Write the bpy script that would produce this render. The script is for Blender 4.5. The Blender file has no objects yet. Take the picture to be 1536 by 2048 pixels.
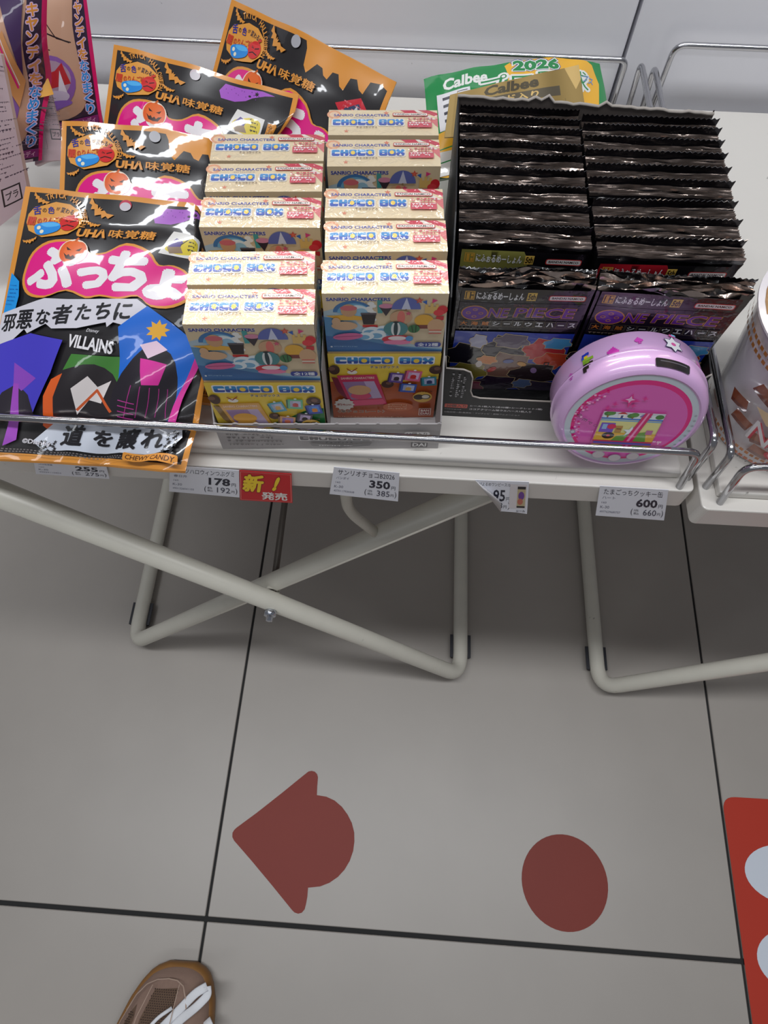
import bpy, bmesh, math, random
import numpy as np
from mathutils import Vector, Matrix
from mathutils.geometry import tessellate_polygon
random.seed(7)
S = bpy.context.scene
COL = S.collection
PI = math.pi
# ------------------------------------------------------------------ camera
FPX = 1361.87
CAMH = 0.893
CR = np.array([0.99849117, 0.05400235, 0.0099563])      # right
CD = np.array([0.05294082, -0.89853516, -0.43569695])   # down
CF = np.array([-0.01458257, 0.43556665, -0.90003836])   # forward
M3 = np.array([CR, CD, CF])
cam_d = bpy.data.cameras.new('camera')
cam = bpy.data.objects.new('camera', cam_d)
COL.objects.link(cam)
cam.matrix_world = Matrix(((CR[0], -CD[0], -CF[0], 0), (CR[1], -CD[1], -CF[1], 0), (CR[2], -CD[2], -CF[2], CAMH), (0, 0, 0, 1)))
cam_d.sensor_fit = 'HORIZONTAL'
cam_d.sensor_width = 36
cam_d.lens = FPX / 1536 * 36
cam_d.clip_start = 0.02
S.camera = cam
# ------------------------------------------------------------------ world, lights, exposure
w = bpy.data.worlds.new('world'); S.world = w; w.use_nodes = True
w.node_tree.nodes['Background'].inputs[0].default_value = (0.86, 0.88, 0.95, 1)
w.node_tree.nodes['Background'].inputs[1].default_value = 0.16
S.view_settings.view_transform = 'Standard'
S.view_settings.look = 'None'
S.view_settings.gamma = 1
S.view_settings.exposure = 0.0
S.view_settings.use_curve_mapping = False

def area(name, loc, target, sx, sy, power, color):
    l = bpy.data.lights.new(name, 'AREA'); l.shape = 'RECTANGLE'; l.size = sx; l.size_y = sy
    l.energy = power; l.color = color
    o = bpy.data.objects.new(name, l); COL.objects.link(o)
    o.location = loc
    o.rotation_euler = (Vector(target) - Vector(loc)).to_track_quat('-Z', 'Y').to_euler()
    return o
area('ceiling_lamp', (-0.1, 0.02, 2.6), (-0.1, 0.02, 0), 2.4, 0.22, 34, (0.95, 0.97, 1.0))
area('ceiling_lamp', (-0.2, -1.7, 2.6), (-0.2, -1.7, 0), 2.4, 0.22, 10, (0.93, 0.96, 1.0))
area('ceiling_lamp', (-0.3, 2.05, 2.6), (-0.2, 1.2, 0), 2.4, 0.20, 40, (0.95, 0.97, 1.0))
area('warm_shelf_lamp', (-0.45, 1.25, 1.70), (-0.1, 0.3, 0.6), 0.9, 0.12, 5.5, (1.0, 0.70, 0.46))
area('warm_shelf_lamp', (0.95, 1.45, 1.70), (0.2, 0.3, 0.6), 0.9, 0.30, 13, (1.0, 0.72, 0.52))

# ------------------------------------------------------------------ picture geometry helpers (points on real surfaces)
def ray(x, y): return M3.T @ np.array([x - 768.0, y - 1024.0, FPX])
def onz(x, y, z):
    d = ray(x, y); return Vector(np.array([0, 0, CAMH]) + d * ((z - CAMH) / d[2]))
def ony(x, y, c):
    d = ray(x, y); return Vector(np.array([0, 0, CAMH]) + d * (c / d[1]))

# ------------------------------------------------------------------ materials
def lin(c):
    return tuple(((v / 255) / 12.92 if v <= 10 else (((v / 255) + 0.055) / 1.055) ** 2.4) for v in c)
def newmat(name):
    m = bpy.data.materials.new(name); m.use_nodes = True
    return m, m.node_tree.nodes, m.node_tree.links, m.node_tree.nodes['Principled BSDF']
def noise_bump(n, l, b, scale, strength, dist=0.001, coat=False, stretch=(1, 1, 1), detail=3, distort=0.0):
    tc = n.new('ShaderNodeTexCoord'); mp = n.new('ShaderNodeMapping'); mp.inputs['Scale'].default_value = stretch
    nz = n.new('ShaderNodeTexNoise'); nz.inputs['Scale'].default_value = scale; nz.inputs['Detail'].default_value = detail
    nz.inputs['Distortion'].default_value = distort
    bp = n.new('ShaderNodeBump'); bp.inputs['Strength'].default_value = strength; bp.inputs['Distance'].default_value = dist
    l.new(tc.outputs['Object'], mp.inputs['Vector']); l.new(mp.outputs[0], nz.inputs['Vector'])
    l.new(nz.outputs[0], bp.inputs['Height'])
    l.new(bp.outputs[0], b.inputs['Coat Normal' if coat else 'Normal'])
    return nz, mp
def mat(name, rgb, rough=0.5, metal=0.0, spec=0.5, coat=0.0, bump=None, mottle=0.0, mscale=30, alpha=None, coatbump=None, spots=None):
    m, n, l, b = newmat(name)
    c = lin(rgb) + (1,)
    b.inputs['Base Color'].default_value = c
    b.inputs['Roughness'].default_value = rough; b.inputs['Metallic'].default_value = metal
    b.inputs['Specular IOR Level'].default_value = spec
    if coat: b.inputs['Coat Weight'].default_value = coat; b.inputs['Coat Roughness'].default_value = 0.06
    if bump: noise_bump(n, l, b, *bump)
    if coatbump: noise_bump(n, l, b, coatbump[0], coatbump[1], coatbump[2], True, *coatbump[3:])
    last = None
    if mottle or spots:
        tc = n.new('ShaderNodeTexCoord')
        if mottle:
            nz = n.new('ShaderNodeTexNoise'); nz.inputs['Scale'].default_value = mscale; nz.inputs['Detail'].default_value = 6
            l.new(tc.outputs['Object'], nz.inputs['Vector'])
            mx = n.new('ShaderNodeMix'); mx.data_type = 'RGBA'
            mx.inputs['A'].default_value = tuple(v * (1 - mottle) for v in c[:3]) + (1,)
            mx.inputs['B'].default_value = tuple(min(1, v * (1 + mottle)) for v in c[:3]) + (1,)
            l.new(nz.outputs[0], mx.inputs['Factor']); last = mx.outputs['Result']
        if spots:
            sc, thr, rgb2, amt = spots
            nz = n.new('ShaderNodeTexNoise'); nz.inputs['Scale'].default_value = sc; nz.inputs['Detail'].default_value = 5
            nz.inputs['Roughness'].default_value = 0.62
            l.new(tc.outputs['Object'], nz.inputs['Vector'])
            cr = n.new('ShaderNodeValToRGB'); cr.color_ramp.elements[0].position = thr; cr.color_ramp.elements[1].position = thr + 0.035
            cr.color_ramp.elements[0].color = (0, 0, 0, 1); cr.color_ramp.elements[1].color = (amt, amt, amt, 1)
            l.new(nz.outputs[0], cr.inputs[0])
            mx = n.new('ShaderNodeMix'); mx.data_type = 'RGBA'
            if last: l.new(last, mx.inputs['A'])
            else: mx.inputs['A'].default_value = c
            mx.inputs['B'].default_value = lin(rgb2) + (1,)
            l.new(cr.outputs[0], mx.inputs['Factor']); last = mx.outputs['Result']
        l.new(last, b.inputs['Base Color'])
    if alpha is not None: b.inputs['Alpha'].default_value = alpha
    return m
def printmat(name, rough=0.35, coat=0.0, bump=None, metal=0.0, spec=0.5, coatrough=0.05, coatbump=None):
    m, n, l, b = newmat(name)
    at = n.new('ShaderNodeAttribute'); at.attribute_name = 'Col'
    l.new(at.outputs['Color'], b.inputs['Base Color'])
    b.inputs['Roughness'].default_value = rough; b.inputs['Metallic'].default_value = metal
    b.inputs['Specular IOR Level'].default_value = spec
    b.inputs['Coat Weight'].default_value = coat; b.inputs['Coat Roughness'].default_value = coatrough
    if name.startswith('box'): b.inputs['Coat IOR'].default_value = 1.85
    if bump: noise_bump(n, l, b, *bump)
    if coatbump: noise_bump(n, l, b, coatbump[0], coatbump[1], coatbump[2], True, *coatbump[3:])
    return m
M_TILE = mat('floor_tile_stone', (160, 154, 147), 0.38, mottle=0.09, mscale=9, spots=(60, 0.74, (95, 88, 80), 0.5))
M_GROUT = mat('floor_grout_dark', (38, 38, 38), 0.9)
M_WALL = mat('wall_panel_paint', (240, 240, 246), 0.32, mottle=0.05, mscale=5, spots=(85, 0.735, (90, 90, 92), 0.6))
M_GAP = mat('wall_gap_dark', (28, 28, 32), 0.8)
M_TABLE = mat('table_white_enamel', (220, 216, 209), 0.32, mottle=0.02, mscale=8, spots=(60, 0.69, (110, 105, 95), 0.8), bump=(350, 0.12, 0.0004))
M_TUBE = mat('tube_cream_enamel', (203, 200, 188), 0.38, mottle=0.05, mscale=50, spots=(90, 0.70, (105, 100, 88), 0.6))
M_CHROME = mat('chrome_wire', (190, 190, 194), 0.16, metal=1.0, spots=(150, 0.70, (70, 62, 55), 0.6))
M_RUBBER = mat('black_rubber', (22, 24, 34), 0.5)
M_STEEL = mat('dark_steel_rod', (98, 92, 86), 0.5, metal=0.6)
M_CHROME2 = mat('zinc_bolt', (200, 205, 215), 0.2, metal=1.0)
P_PAPER = printmat('paper_print', 0.45)
P_CARD = printmat('card_print', 0.32, coat=0.3, coatrough=0.2)
P_BOX = printmat('box_print_under_film', 0.4, coat=1.0, coatrough=0.07, coatbump=(62, 0.6, 0.0045, (1, 1.3, 1), 2, 2.5))
P_FILM = printmat('glossy_bag_print', 0.3, coat=1.0, coatrough=0.045, coatbump=(34, 0.32, 0.003))
P_FOIL = printmat('foil_pack_print', 0.22, coat=1.0, coatrough=0.07, coatbump=(60, 0.7, 0.003))
P_TIN = printmat('tin_print', 0.3, coat=.6, coatrough=0.12)
P_GOLD = printmat('gold_foil_print', 0.5, metal=0.45)
P_FLOOR = printmat('floor_sticker_print', 0.33)
M_FOIL = mat('black_foil', (16, 14, 17), 0.2, spec=0.9, coat=0.8, bump=(75, 0.6, 0.002))
M_FOLD = mat('bare_foil_fold_glints', (186, 168, 158), 0.24, metal=0.9, bump=(150, 0.5, 0.001), mottle=.35, mscale=90)  # bare metal folds; warm glints put into the mottled light colour
M_TRAY = mat('grey_cardboard', (172, 168, 168), 0.6)
M_BLKCARD = mat('black_cardboard', (24, 24, 27), 0.5)

# ------------------------------------------------------------------ mesh helpers
def link(o, parent=None):
    COL.objects.link(o)
    if parent is not None: o.parent = parent
    return o
def meshob(name, verts, faces, m=None, parent=None, smooth=False):
    me = bpy.data.meshes.new(name); me.from_pydata([tuple(v) for v in verts], [], faces); me.update()
    if m: me.materials.append(m)
    if smooth: me.polygons.foreach_set('use_smooth', [True] * len(me.polygons))
    return link(bpy.data.objects.new(name, me), parent)
def bmob(name, bm, m=None, parent=None, smooth=False):
    me = bpy.data.meshes.new(name); bm.to_mesh(me); bm.free()
    if m: me.materials.append(m)
    if smooth: me.polygons.foreach_set('use_smooth', [True] * len(me.polygons))
    return link(bpy.data.objects.new(name, me), parent)
def tag(o, label=None, cat=None, group=None, kind=None):
    if label: o['label'] = label
    if cat: o['category'] = cat
    if group: o['group'] = group
    if kind: o['kind'] = kind
    return o
def empty(name, loc=(0, 0, 0), rz=0, label=None, cat=None, group=None, mw=None):
    o = bpy.data.objects.new(name, None); COL.objects.link(o); o.empty_display_size = 0.02
    if mw is not None: o.matrix_world = mw
    else: o.location = loc; o.rotation_euler = (0, 0, rz)
    tag(o, label, cat, group); return o
def box_bm(x0, x1, y0, y1, z0, z1, bev=0.0, seg=2, bm=None):
    own = bm is None
    if own: bm = bmesh.new()
    r = bmesh.ops.create_cube(bm, size=1)
    vs = r['verts']
    for v in vs:
        v.co = Vector((x0 + (v.co.x + .5) * (x1 - x0), y0 + (v.co.y + .5) * (y1 - y0), z0 + (v.co.z + .5) * (z1 - z0)))
    if bev:
        es = list({e for v in vs for e in v.link_edges})
        bmesh.ops.bevel(bm, geom=es, offset=bev, segments=seg, affect='EDGES', profile=0.5)
    return bm
def round_path(pts, r, n=6):
    pts = [Vector(p) for p in pts]; out = [pts[0]]
    for i in range(1, len(pts) - 1):
        a, b, c = pts[i - 1], pts[i], pts[i + 1]
        d1 = (a - b); d2 = (c - b); rr = min(r, d1.length * .45, d2.length * .45)
        p1 = b + d1.normalized() * rr; p2 = b + d2.normalized() * rr
        for k in range(n + 1):
            t = k / n; out.append((1 - t) ** 2 * p1 + 2 * t * (1 - t) * b + t * t * p2)
    out.append(pts[-1]); return out
def tube(name, pts, rad, m, parent=None, bend=0.01, seg=12, nb=6, closed_caps=True, rads=None):
    P = round_path(pts, bend, nb) if bend else [Vector(p) for p in pts]
    V = []; F = []
    t0 = (P[1] - P[0]).normalized(); up = Vector((0, 0, 1)) if abs(t0.z) < .9 else Vector((1, 0, 0))
    nrm = t0.cross(up).normalized()
    for i, p in enumerate(P):
        t = ((P[i + 1] - p) if i == 0 else (p - P[i - 1]) if i == len(P) - 1 else (P[i + 1] - P[i - 1])).normalized()
        nrm = (nrm - t * nrm.dot(t)).normalized(); bi = t.cross(nrm)
        rr = rads[i] if rads else rad
        for k in range(seg):
            a = 2 * PI * k / seg; V.append(p + (nrm * math.cos(a) + bi * math.sin(a)) * rr)
    for i in range(len(P) - 1):
        for k in range(seg):
            F.append((i * seg + k, i * seg + (k + 1) % seg, (i + 1) * seg + (k + 1) % seg, (i + 1) * seg + k))
    F.append(tuple(range(seg))[::-1]); F.append(tuple((len(P) - 1) * seg + k for k in range(seg)))
    return meshob(name, V, F, m, parent, True)
def slab(name, outline, z0, z1, m, parent=None):   # flat extruded polygon
    n = len(outline); V = [(x, y, z0) for x, y in outline] + [(x, y, z1) for x, y in outline]
    F = [tuple(range(n))[::-1], tuple(range(n, 2 * n))] + [(i, (i + 1) % n, n + (i + 1) % n, n + i) for i in range(n)]
    return meshob(name, V, F, m, parent)

# ------------------------------------------------------------------ flat print ("art") on real surfaces
_tc = {}
def glyphs(s, bold=0.0, sp=1.0):
    k = (s, round(bold, 4), sp)
    if k in _tc: return _tc[k]
    cu = bpy.data.curves.new('t', 'FONT'); cu.body = s; cu.size = 1.0; cu.offset = bold; cu.resolution_u = 2; cu.space_character = sp
    ob = bpy.data.objects.new('t', cu); COL.objects.link(ob)
    dg = bpy.context.evaluated_depsgraph_get(); dg.update()
    me = bpy.data.meshes.new_from_object(ob.evaluated_get(dg))
    vs = np.array([v.co[:2] for v in me.vertices]) if len(me.vertices) else np.zeros((0, 2))
    fs = [tuple(p.vertices) for p in me.polygons]
    bpy.data.objects.remove(ob); bpy.data.curves.remove(cu); bpy.data.meshes.remove(me)
    _tc[k] = (vs, fs); return _tc[k]
def bbox(vs): return vs[:, 0].min(), vs[:, 1].min(), vs[:, 0].max(), vs[:, 1].max()
class Art:
    def __init__(s): s.it = []
    def add(s, vs, fs, col, same=False):
        k = (s.it[-1][3] + (0.12 if same else 1)) if s.it else 0
        s.it.append((np.array(vs, float), fs, lin(col), k)); return s
    def poly(s, pts, col):
        t = tessellate_polygon([[Vector((p[0], p[1], 0)) for p in pts]])
        return s.add(pts, [tuple(x) for x in t], col)
    def rect(s, x0, y0, x1, y1, col): return s.poly([(x0, y0), (x1, y0), (x1, y1), (x0, y1)], col)
    def rrect(s, x0, y0, x1, y1, r, col, n=4):
        pts = []
        for cx, cy, a0 in ((x1 - r, y0 + r, -90), (x1 - r, y1 - r, 0), (x0 + r, y1 - r, 90), (x0 + r, y0 + r, 180)):
            for k in range(n + 1):
                a = math.radians(a0 + 90 * k / n); pts.append((cx + r * math.cos(a), cy + r * math.sin(a)))
        return s.poly(pts, col)
    def ell(s, cx, cy, rx, ry, col, rot=0, n=22, a0=0, a1=360):
        c, q = math.cos(math.radians(rot)), math.sin(math.radians(rot)); pts = []
        m = n if a1 - a0 >= 360 else n + 1
        for k in range(m):
            a = math.radians(a0 + (a1 - a0) * k / n); x, y = rx * math.cos(a), ry * math.sin(a)
            pts.append((cx + x * c - y * q, cy + x * q + y * c))
        return s.poly(pts, col)
    def line(s, pts, wd, col):
        for (x0, y0), (x1, y1) in zip(pts[:-1], pts[1:]):
            d = math.hypot(x1 - x0, y1 - y0) or 1e-9; nx, ny = -(y1 - y0) / d * wd / 2, (x1 - x0) / d * wd / 2
            ex, ey = (x1 - x0) / d * wd * .3, (y1 - y0) / d * wd * .3
            s.poly([(x0 + nx - ex, y0 + ny - ey), (x1 + nx + ex, y1 + ny + ey), (x1 - nx + ex, y1 - ny + ey), (x0 - nx - ex, y0 - ny - ey)], col)
        return s
    def frame(s, x0, y0, x1, y1, wd, col):
        s.rect(x0, y0, x1, y0 + wd, col); s.rect(x0, y1 - wd, x1, y1, col)
        s.rect(x0, y0 + wd, x0 + wd, y1 - wd, col); s.rect(x1 - wd, y0 + wd, x1, y1 - wd, col); return s
    def star(s, cx, cy, r, col, n=5, q=.42, rot=-90):
        return s.poly([(cx + (r if k % 2 == 0 else r * q) * math.cos(math.radians(rot + 180 * k / n)), cy + (r if k % 2 == 0 else r * q) * math.sin(math.radians(rot + 180 * k / n))) for k in range(2 * n)], col)
    def bat(s, cx, cy, sz, col, rot=0):
        p = [(-1, -.35), (-.55, -.15), (-.3, -.2), (-.12, -.02), (-.1, -.22), (0, -.1), (.1, -.22), (.12, -.02), (.3, -.2), (.55, -.15), (1, -.35), (.85, .05), (.62, .02), (.5, .28), (.3, .12), (0, .42), (-.3, .12), (-.5, .28), (-.62, .02), (-.85, .05)]
        c, q = math.cos(math.radians(rot)), math.sin(math.radians(rot))
        return s.poly([(cx + sz * (x * c - y * q), cy + sz * (x * q + y * c)) for x, y in p], col)
    def text(s, t, x0, y0, x1, y1, col, bold=0.0, shear=0.0, rot=0, outline=None, sp=1.0, shadow=None):
        cjk = any(ord(c) > 0x2E80 for c in t); wb = bold if cjk else 0.0
        vs, fs = glyphs(t, 0.0 if cjk else bold, sp)
        if not len(vs): return s
        a, b, c, d = bbox(vs); sx = (x1 - x0) / max(c - a, 1e-6); sy = (y1 - y0) / max(d - b, 1e-6)
        mx, my = (x0 + x1) / 2, (y0 + y1) / 2; cr, sr = math.cos(math.radians(rot)), math.sin(math.radians(rot))
        def tf(V):
            X = x0 + (V[:, 0] - a) * sx; Y = y1 - (V[:, 1] - b) * sy
            X = X + (my - Y) * shear
            dx, dy = X - mx, Y - my
            return np.stack([mx + dx * cr - dy * sr, my + dx * sr + dy * cr], 1)
        def heavy(base, fs2, c2, e):
            nn = 10 if e > .05 else 6
            for q in range(nn):
                a_ = 2 * PI * q / nn; s.add(tf(base + np.array([math.cos(a_), math.sin(a_)]) * e), fs2, c2, q > 0)
        for oc, ex in (outline or []):
            if cjk or ex > .06: heavy(glyphs(t, 0.0, sp)[0], glyphs(t, 0.0, sp)[1], oc, ex + (wb if cjk else bold))
            else: v2, f2 = glyphs(t, bold + ex, sp); s.add(tf(v2), f2, oc)
        if wb > 0: heavy(vs, fs, col, wb); return s.add(tf(vs), fs, col, True)
        if shadow: s.add(tf(vs) + np.array(shadow[1]), fs, shadow[0])
        return s.add(tf(vs), fs, col)
    def arc_text(s, t, cx, cy, R, a0, a1, h, wd, col, bold=.02):
        n = len(t)
        for i, ch in enumerate(t):
            if ch == ' ': continue
            a = a0 + (a1 - a0) * i / (n - 1); ar = math.radians(a)
            x, y = cx + R * math.cos(ar), cy + R * math.sin(ar)
            w2 = wd * (.3 if ch == 'I' else 1.2 if ch == 'W' else 1)
            s.text(ch, x - w2 / 2, y - h / 2, x + w2 / 2, y + h / 2, col, bold, rot=a + 90)
        return s
    def marks(s, x0, y0, x1, y1, rows, col, seed=1, fill=.6):   # rows of unreadably small print
        rg = random.Random(seed); hh = (y1 - y0) / rows
        for r in range(rows):
            x = x0; end = x1 - (x1 - x0) * rg.random() * .3
            while x < end:
                wd = hh * fill * (.5 + rg.random()); y = y0 + r * hh
                if rg.random() < .85: s.rect(x, y, min(x + wd, end), y + hh * fill * (.35 + .3 * rg.random()), col)
                if rg.random() < .5: s.rect(x + wd * .3, y, x + wd * .6, y + hh * fill, col)
                x += wd * 1.3
        return s
    def build(s, name, surf, m, parent=None, dh=1.2e-5, h0=5e-5, clip=None):
        V = []; F = []; CO = []; H = []
        for vs, fs, col, k in s.it:
            base = len(V); h = h0 + dh * k
            V += [(x, y, h) for x, y in vs]
            for f in fs: F.append(tuple(base + i for i in f)); CO.append(col)
        bm = bmesh.new(); bv = [bm.verts.new(v) for v in V]
        lay = bm.faces.layers.int.new('c')
        for f, c in zip(F, CO):
            try: ff = bm.faces.new([bv[i] for i in f])
            except ValueError: continue
            ff[lay] = H_idx(c)
        if clip:
            for (co, no) in clip:
                bmesh.ops.bisect_plane(bm, geom=bm.verts[:] + bm.edges[:] + bm.faces[:], plane_co=co, plane_no=no, clear_outer=True, dist=1e-7)
        surf.cut(bm)
        me = bpy.data.meshes.new(name)
        # orient faces to +h
        for f in bm.faces:
            f.normal_update()
            if f.normal.z < 0: f.normal_flip()
        bm.verts.index_update()
        uvh = [v.co.copy() for v in bm.verts]
        idx = [f[lay] for f in bm.faces]
        for v in bm.verts: v.co = surf.at(v.co.x, v.co.y, v.co.z)
        bm.to_mesh(me)
        if surf.flip:
            me.flip_normals()
        ca = me.color_attributes.new('Col', 'FLOAT_COLOR', 'CORNER')
        arr = np.ones((len(me.loops), 4), np.float32)
        st = np.zeros(len(me.polygons), int); tt = np.zeros(len(me.polygons), int)
        me.polygons.foreach_get('loop_start', st); me.polygons.foreach_get('loop_total', tt)
        for i, (a, b) in enumerate(zip(st, tt)): arr[a:a + b, :3] = PAL[idx[i]]
        ca.data.foreach_set('color', arr.ravel())
        if surf.curved:
            me.polygons.foreach_set('use_smooth', [True] * len(me.polygons))
            me.normals_split_custom_set_from_vertices([surf.nrm(p.x, p.y) for p in uvh])
        bm.free()
        me.materials.append(m)
        return link(bpy.data.objects.new(name, me), parent)
PAL = []; _pi = {}
def H_idx(c):
    if c not in _pi: _pi[c] = len(PAL); PAL.append(c)
    return _pi[c]
class Flat:
    curved = False
    def __init__(s, o, u, v, flip=False):
        s.o, s.u, s.v = Vector(o), Vector(u).normalized(), Vector(v).normalized(); s.n = (s.v.cross(s.u)).normalized(); s.flip = flip
        s.flip = True
    def cut(s, bm): pass
    def at(s, a, b, h): return s.o + s.u * a + s.v * b + s.n * h
class Quad:     # unit square mapped to four corners TL TR BR BL, sized in metres w x h
    curved = False; flip = True
    def __init__(s, tl, tr, br, bl):
        s.c = [Vector(p) for p in (tl, tr, br, bl)]; s.w = (s.c[1] - s.c[0]).length; s.h = (s.c[3] - s.c[0]).length
        s.n = (s.c[3] - s.c[0]).cross(s.c[1] - s.c[0]).normalized()
    def cut(s, bm): pass
    def at(s, a, b, h):
        a, b = a / s.w, b / s.h; tl, tr, br, bl = s.c
        return (tl * (1 - a) + tr * a) * (1 - b) + (bl * (1 - a) + br * a) * b + s.n * h
class Curved:   # fn(u,v)->Vector ; facetted on a common grid so that all layers stay parallel
    curved = True; flip = True
    def __init__(s, fn, g, nsign=1):
        s.fn, s.g, s.ns = fn, g, nsign; s._p = {}; s._n = {}
    def pt(s, i, j):
        k = (i, j)
        if k not in s._p: s._p[k] = Vector(s.fn(i * s.g, j * s.g))
        return s._p[k]
    def cut(s, bm):
        if not bm.verts: return
        xs = [v.co.x for v in bm.verts]; ys = [v.co.y for v in bm.verts]; g = s.g
        def bis(co, no):
            bmesh.ops.bisect_plane(bm, geom=bm.verts[:] + bm.edges[:] + bm.faces[:], plane_co=co, plane_no=no, dist=1e-7)
        for i in range(math.floor(min(xs) / g) + 1, math.ceil(max(xs) / g)): bis((i * g, 0, 0), (1, 0, 0))
        for j in range(math.floor(min(ys) / g) + 1, math.ceil(max(ys) / g)): bis((0, j * g, 0), (0, 1, 0))
        for k in range(math.floor((min(xs) + min(ys)) / g) + 1, math.ceil((max(xs) + max(ys)) / g)): bis((k * g, 0, 0), (1, 1, 0))
    def nrm(s, a, b):
        e = 2e-4
        du = Vector(s.fn(a + e, b)) - Vector(s.fn(a - e, b)); dv = Vector(s.fn(a, b + e)) - Vector(s.fn(a, b - e))
        return (dv.cross(du)).normalized() * s.ns
    def vn(s, i, j):
        k = (i, j)
        if k not in s._n: s._n[k] = s.nrm(i * s.g, j * s.g)
        return s._n[k]
    def at(s, a, b, h):
        g = s.g; i, j = math.floor(a / g + 1e-6), math.floor(b / g + 1e-6); x, y = a / g - i, b / g - j
        if x + y <= 1 + 1e-6: T = ((i, j, 1 - x - y), (i + 1, j, x), (i, j + 1, y))
        else: T = ((i + 1, j + 1, x + y - 1), (i + 1, j, 1 - y), (i, j + 1, 1 - x))
        p = Vector((0, 0, 0)); n = Vector((0, 0, 0))
        for ii, jj, wt in T: p = p + s.pt(ii, jj) * wt; n = n + s.vn(ii, jj) * wt
        return p + n.normalized() * h
def solid_sheet(name, surf, W, H, th, m, parent, cols=None, edge_taper=True):
    """closed bag/pouch body: front = surf, back = surf pushed back by th (zero at the sealed edges)"""
    g = surf.g; nu, nv = round(W / g), round(H / g)
    V = []; F = []
    def idx(i, j, b): return b * (nu + 1) * (nv + 1) + j * (nu + 1) + i
    for b in (0, 1):
        for j in range(nv + 1):
            for i in range(nu + 1):
                a, c = i * g, j * g
                t = th(a / W, c / H) if callable(th) else th
                V.append(surf.at(min(a, W), min(c, H), -t if b else 0))
    for j in range(nv):
        for i in range(nu):
            F.append((idx(i, j, 0), idx(i, j + 1, 0), idx(i + 1, j, 0))); F.append((idx(i + 1, j, 0), idx(i, j + 1, 0), idx(i + 1, j + 1, 0)))
            F.append((idx(i, j, 1), idx(i + 1, j, 1), idx(i + 1, j + 1, 1), idx(i, j + 1, 1)))
    for i in range(nu):
        F.append((idx(i, 0, 0), idx(i + 1, 0, 0), idx(i + 1, 0, 1), idx(i, 0, 1))); F.append((idx(i, nv, 0), idx(i, nv, 1), idx(i + 1, nv, 1), idx(i + 1, nv, 0)))
    for j in range(nv):
        F.append((idx(0, j, 0), idx(0, j, 1), idx(0, j + 1, 1), idx(0, j + 1, 0))); F.append((idx(nu, j, 0), idx(nu, j + 1, 0), idx(nu, j + 1, 1), idx(nu, j, 1)))
    return meshob(name, V, F, m, parent, True)

exec_parts = []
# ================================================================== SETTING
TY = math.radians(-0.85)                       # the floor grid is turned a little against the tables
def fl(a, b):                                  # tile grid coordinates -> world
    return (-0.1873 + a * math.cos(TY) - b * math.sin(TY), -0.0888 + a * math.sin(TY) + b * math.cos(TY))
floor = slab('floor', [(-3, -2.5), (3.6, -2.5), (3.6, 0.72), (-3, 0.72)], -0.03, -0.0022, M_GROUT)
tag(floor, kind='structure')
tb = box_bm(0.0015, 0.5985, 0.0025, 0.5975, -0.012, 0.0, 0.0008, 1)
tmesh = bpy.data.meshes.new('tile'); tb.to_mesh(tmesh); tb.free(); tmesh.materials.append(M_TILE)
for i in range(-4, 5):
    for j in range(-4, 1):
        o = link(bpy.data.objects.new('tile', tmesh), floor)
        x, y = fl(i * 0.6, j * 0.6); o.location = (x, y, 0); o.rotation_euler = (0, 0, TY)
for i in range(-4, 5):
    o = link(bpy.data.objects.new('tile', tmesh), floor)
    x, y = fl(i * 0.6, 0.6); o.location = (x, y, 0); o.rotation_euler = (0, 0, TY); o.scale = (1, 0.2, 1)
WY = 0.562
seam_t = ony(1282, 0, WY); seam_b = ony(1224, 197, WY); sx = (seam_t.x + seam_b.x) / 2
wall = meshob('wall_back', *(lambda b: ([v.co[:] for v in b.verts], [[v.index for v in f.verts] for f in b.faces]))(box_bm(-3, 3.6, WY + 0.012, WY + 0.03, -0.02, 0.96)), M_GAP)
tag(wall, kind='structure')
bmob('wall_panel', box_bm(sx - 1.2, sx - 0.0016, WY, WY + 0.013, 0.0, 0.96, 0.001, 1), M_WALL, wall)
bmob('wall_panel', box_bm(sx + 0.0016, sx + 1.2, WY, WY + 0.013, 0.0, 0.96, 0.001, 1), M_WALL, wall)
bmob('wall_panel', box_bm(sx - 2.4, sx - 1.2032, WY, WY + 0.013, 0.0, 0.96, 0.001, 1), M_WALL, wall)
bmob('wall_panel', box_bm(sx + 1.2032, sx + 2.4, WY, WY + 0.013, 0.0, 0.96, 0.001, 1), M_WALL, wall)

# floor stickers
class FloorSurf(Flat):
    def __init__(s, o): super().__init__(o, (1, 0, 0), (0, -1, 0)); s.n = Vector((0, 0, 1))
def flatslab(outline, z1): return [(p[0], p[1]) for p in outline]
def sticker(name, outline, rgb, label, extra=None):
    root = slab(name, outline, 0.0001, 0.0005, mat(name + '_vinyl', rgb, 0.5, spec=.25, mottle=0.06, mscale=12, spots=(90, 0.75, tuple(c * .5 for c in rgb), .6)))
    tag(root, label, 'floor sticker'); return root
def rounded(pts, rs, n=6):
    out = []; L = len(pts)
    for i in range(L):
        a, b, c = Vector(pts[i - 1]), Vector(pts[i]), Vector(pts[(i + 1) % L]); r = rs[i]
        if r <= 0: out.append(tuple(b)); continue
        p1 = b + (a - b).normalized() * r; p2 = b + (c - b).normalized() * r
        for k in range(n + 1):
            t = k / n; out.append(tuple((1 - t) ** 2 * p1 + 2 * t * (1 - t) * b + t * t * p2))
    return out
def fpx(pts): return [tuple(onz(x, y, 0.0004)[:2]) for x, y in pts]
def px2(cx, cy, f=1728 / 360): return (440 + cx / f, 1500 + cy / f)
a0 = px2(105, 825); arrow = []
seg1 = rounded([px2(90, 815), px2(905, 180), px2(945, 210), px2(930, 435)][0:4], [9, 0, 0, 0])
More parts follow.
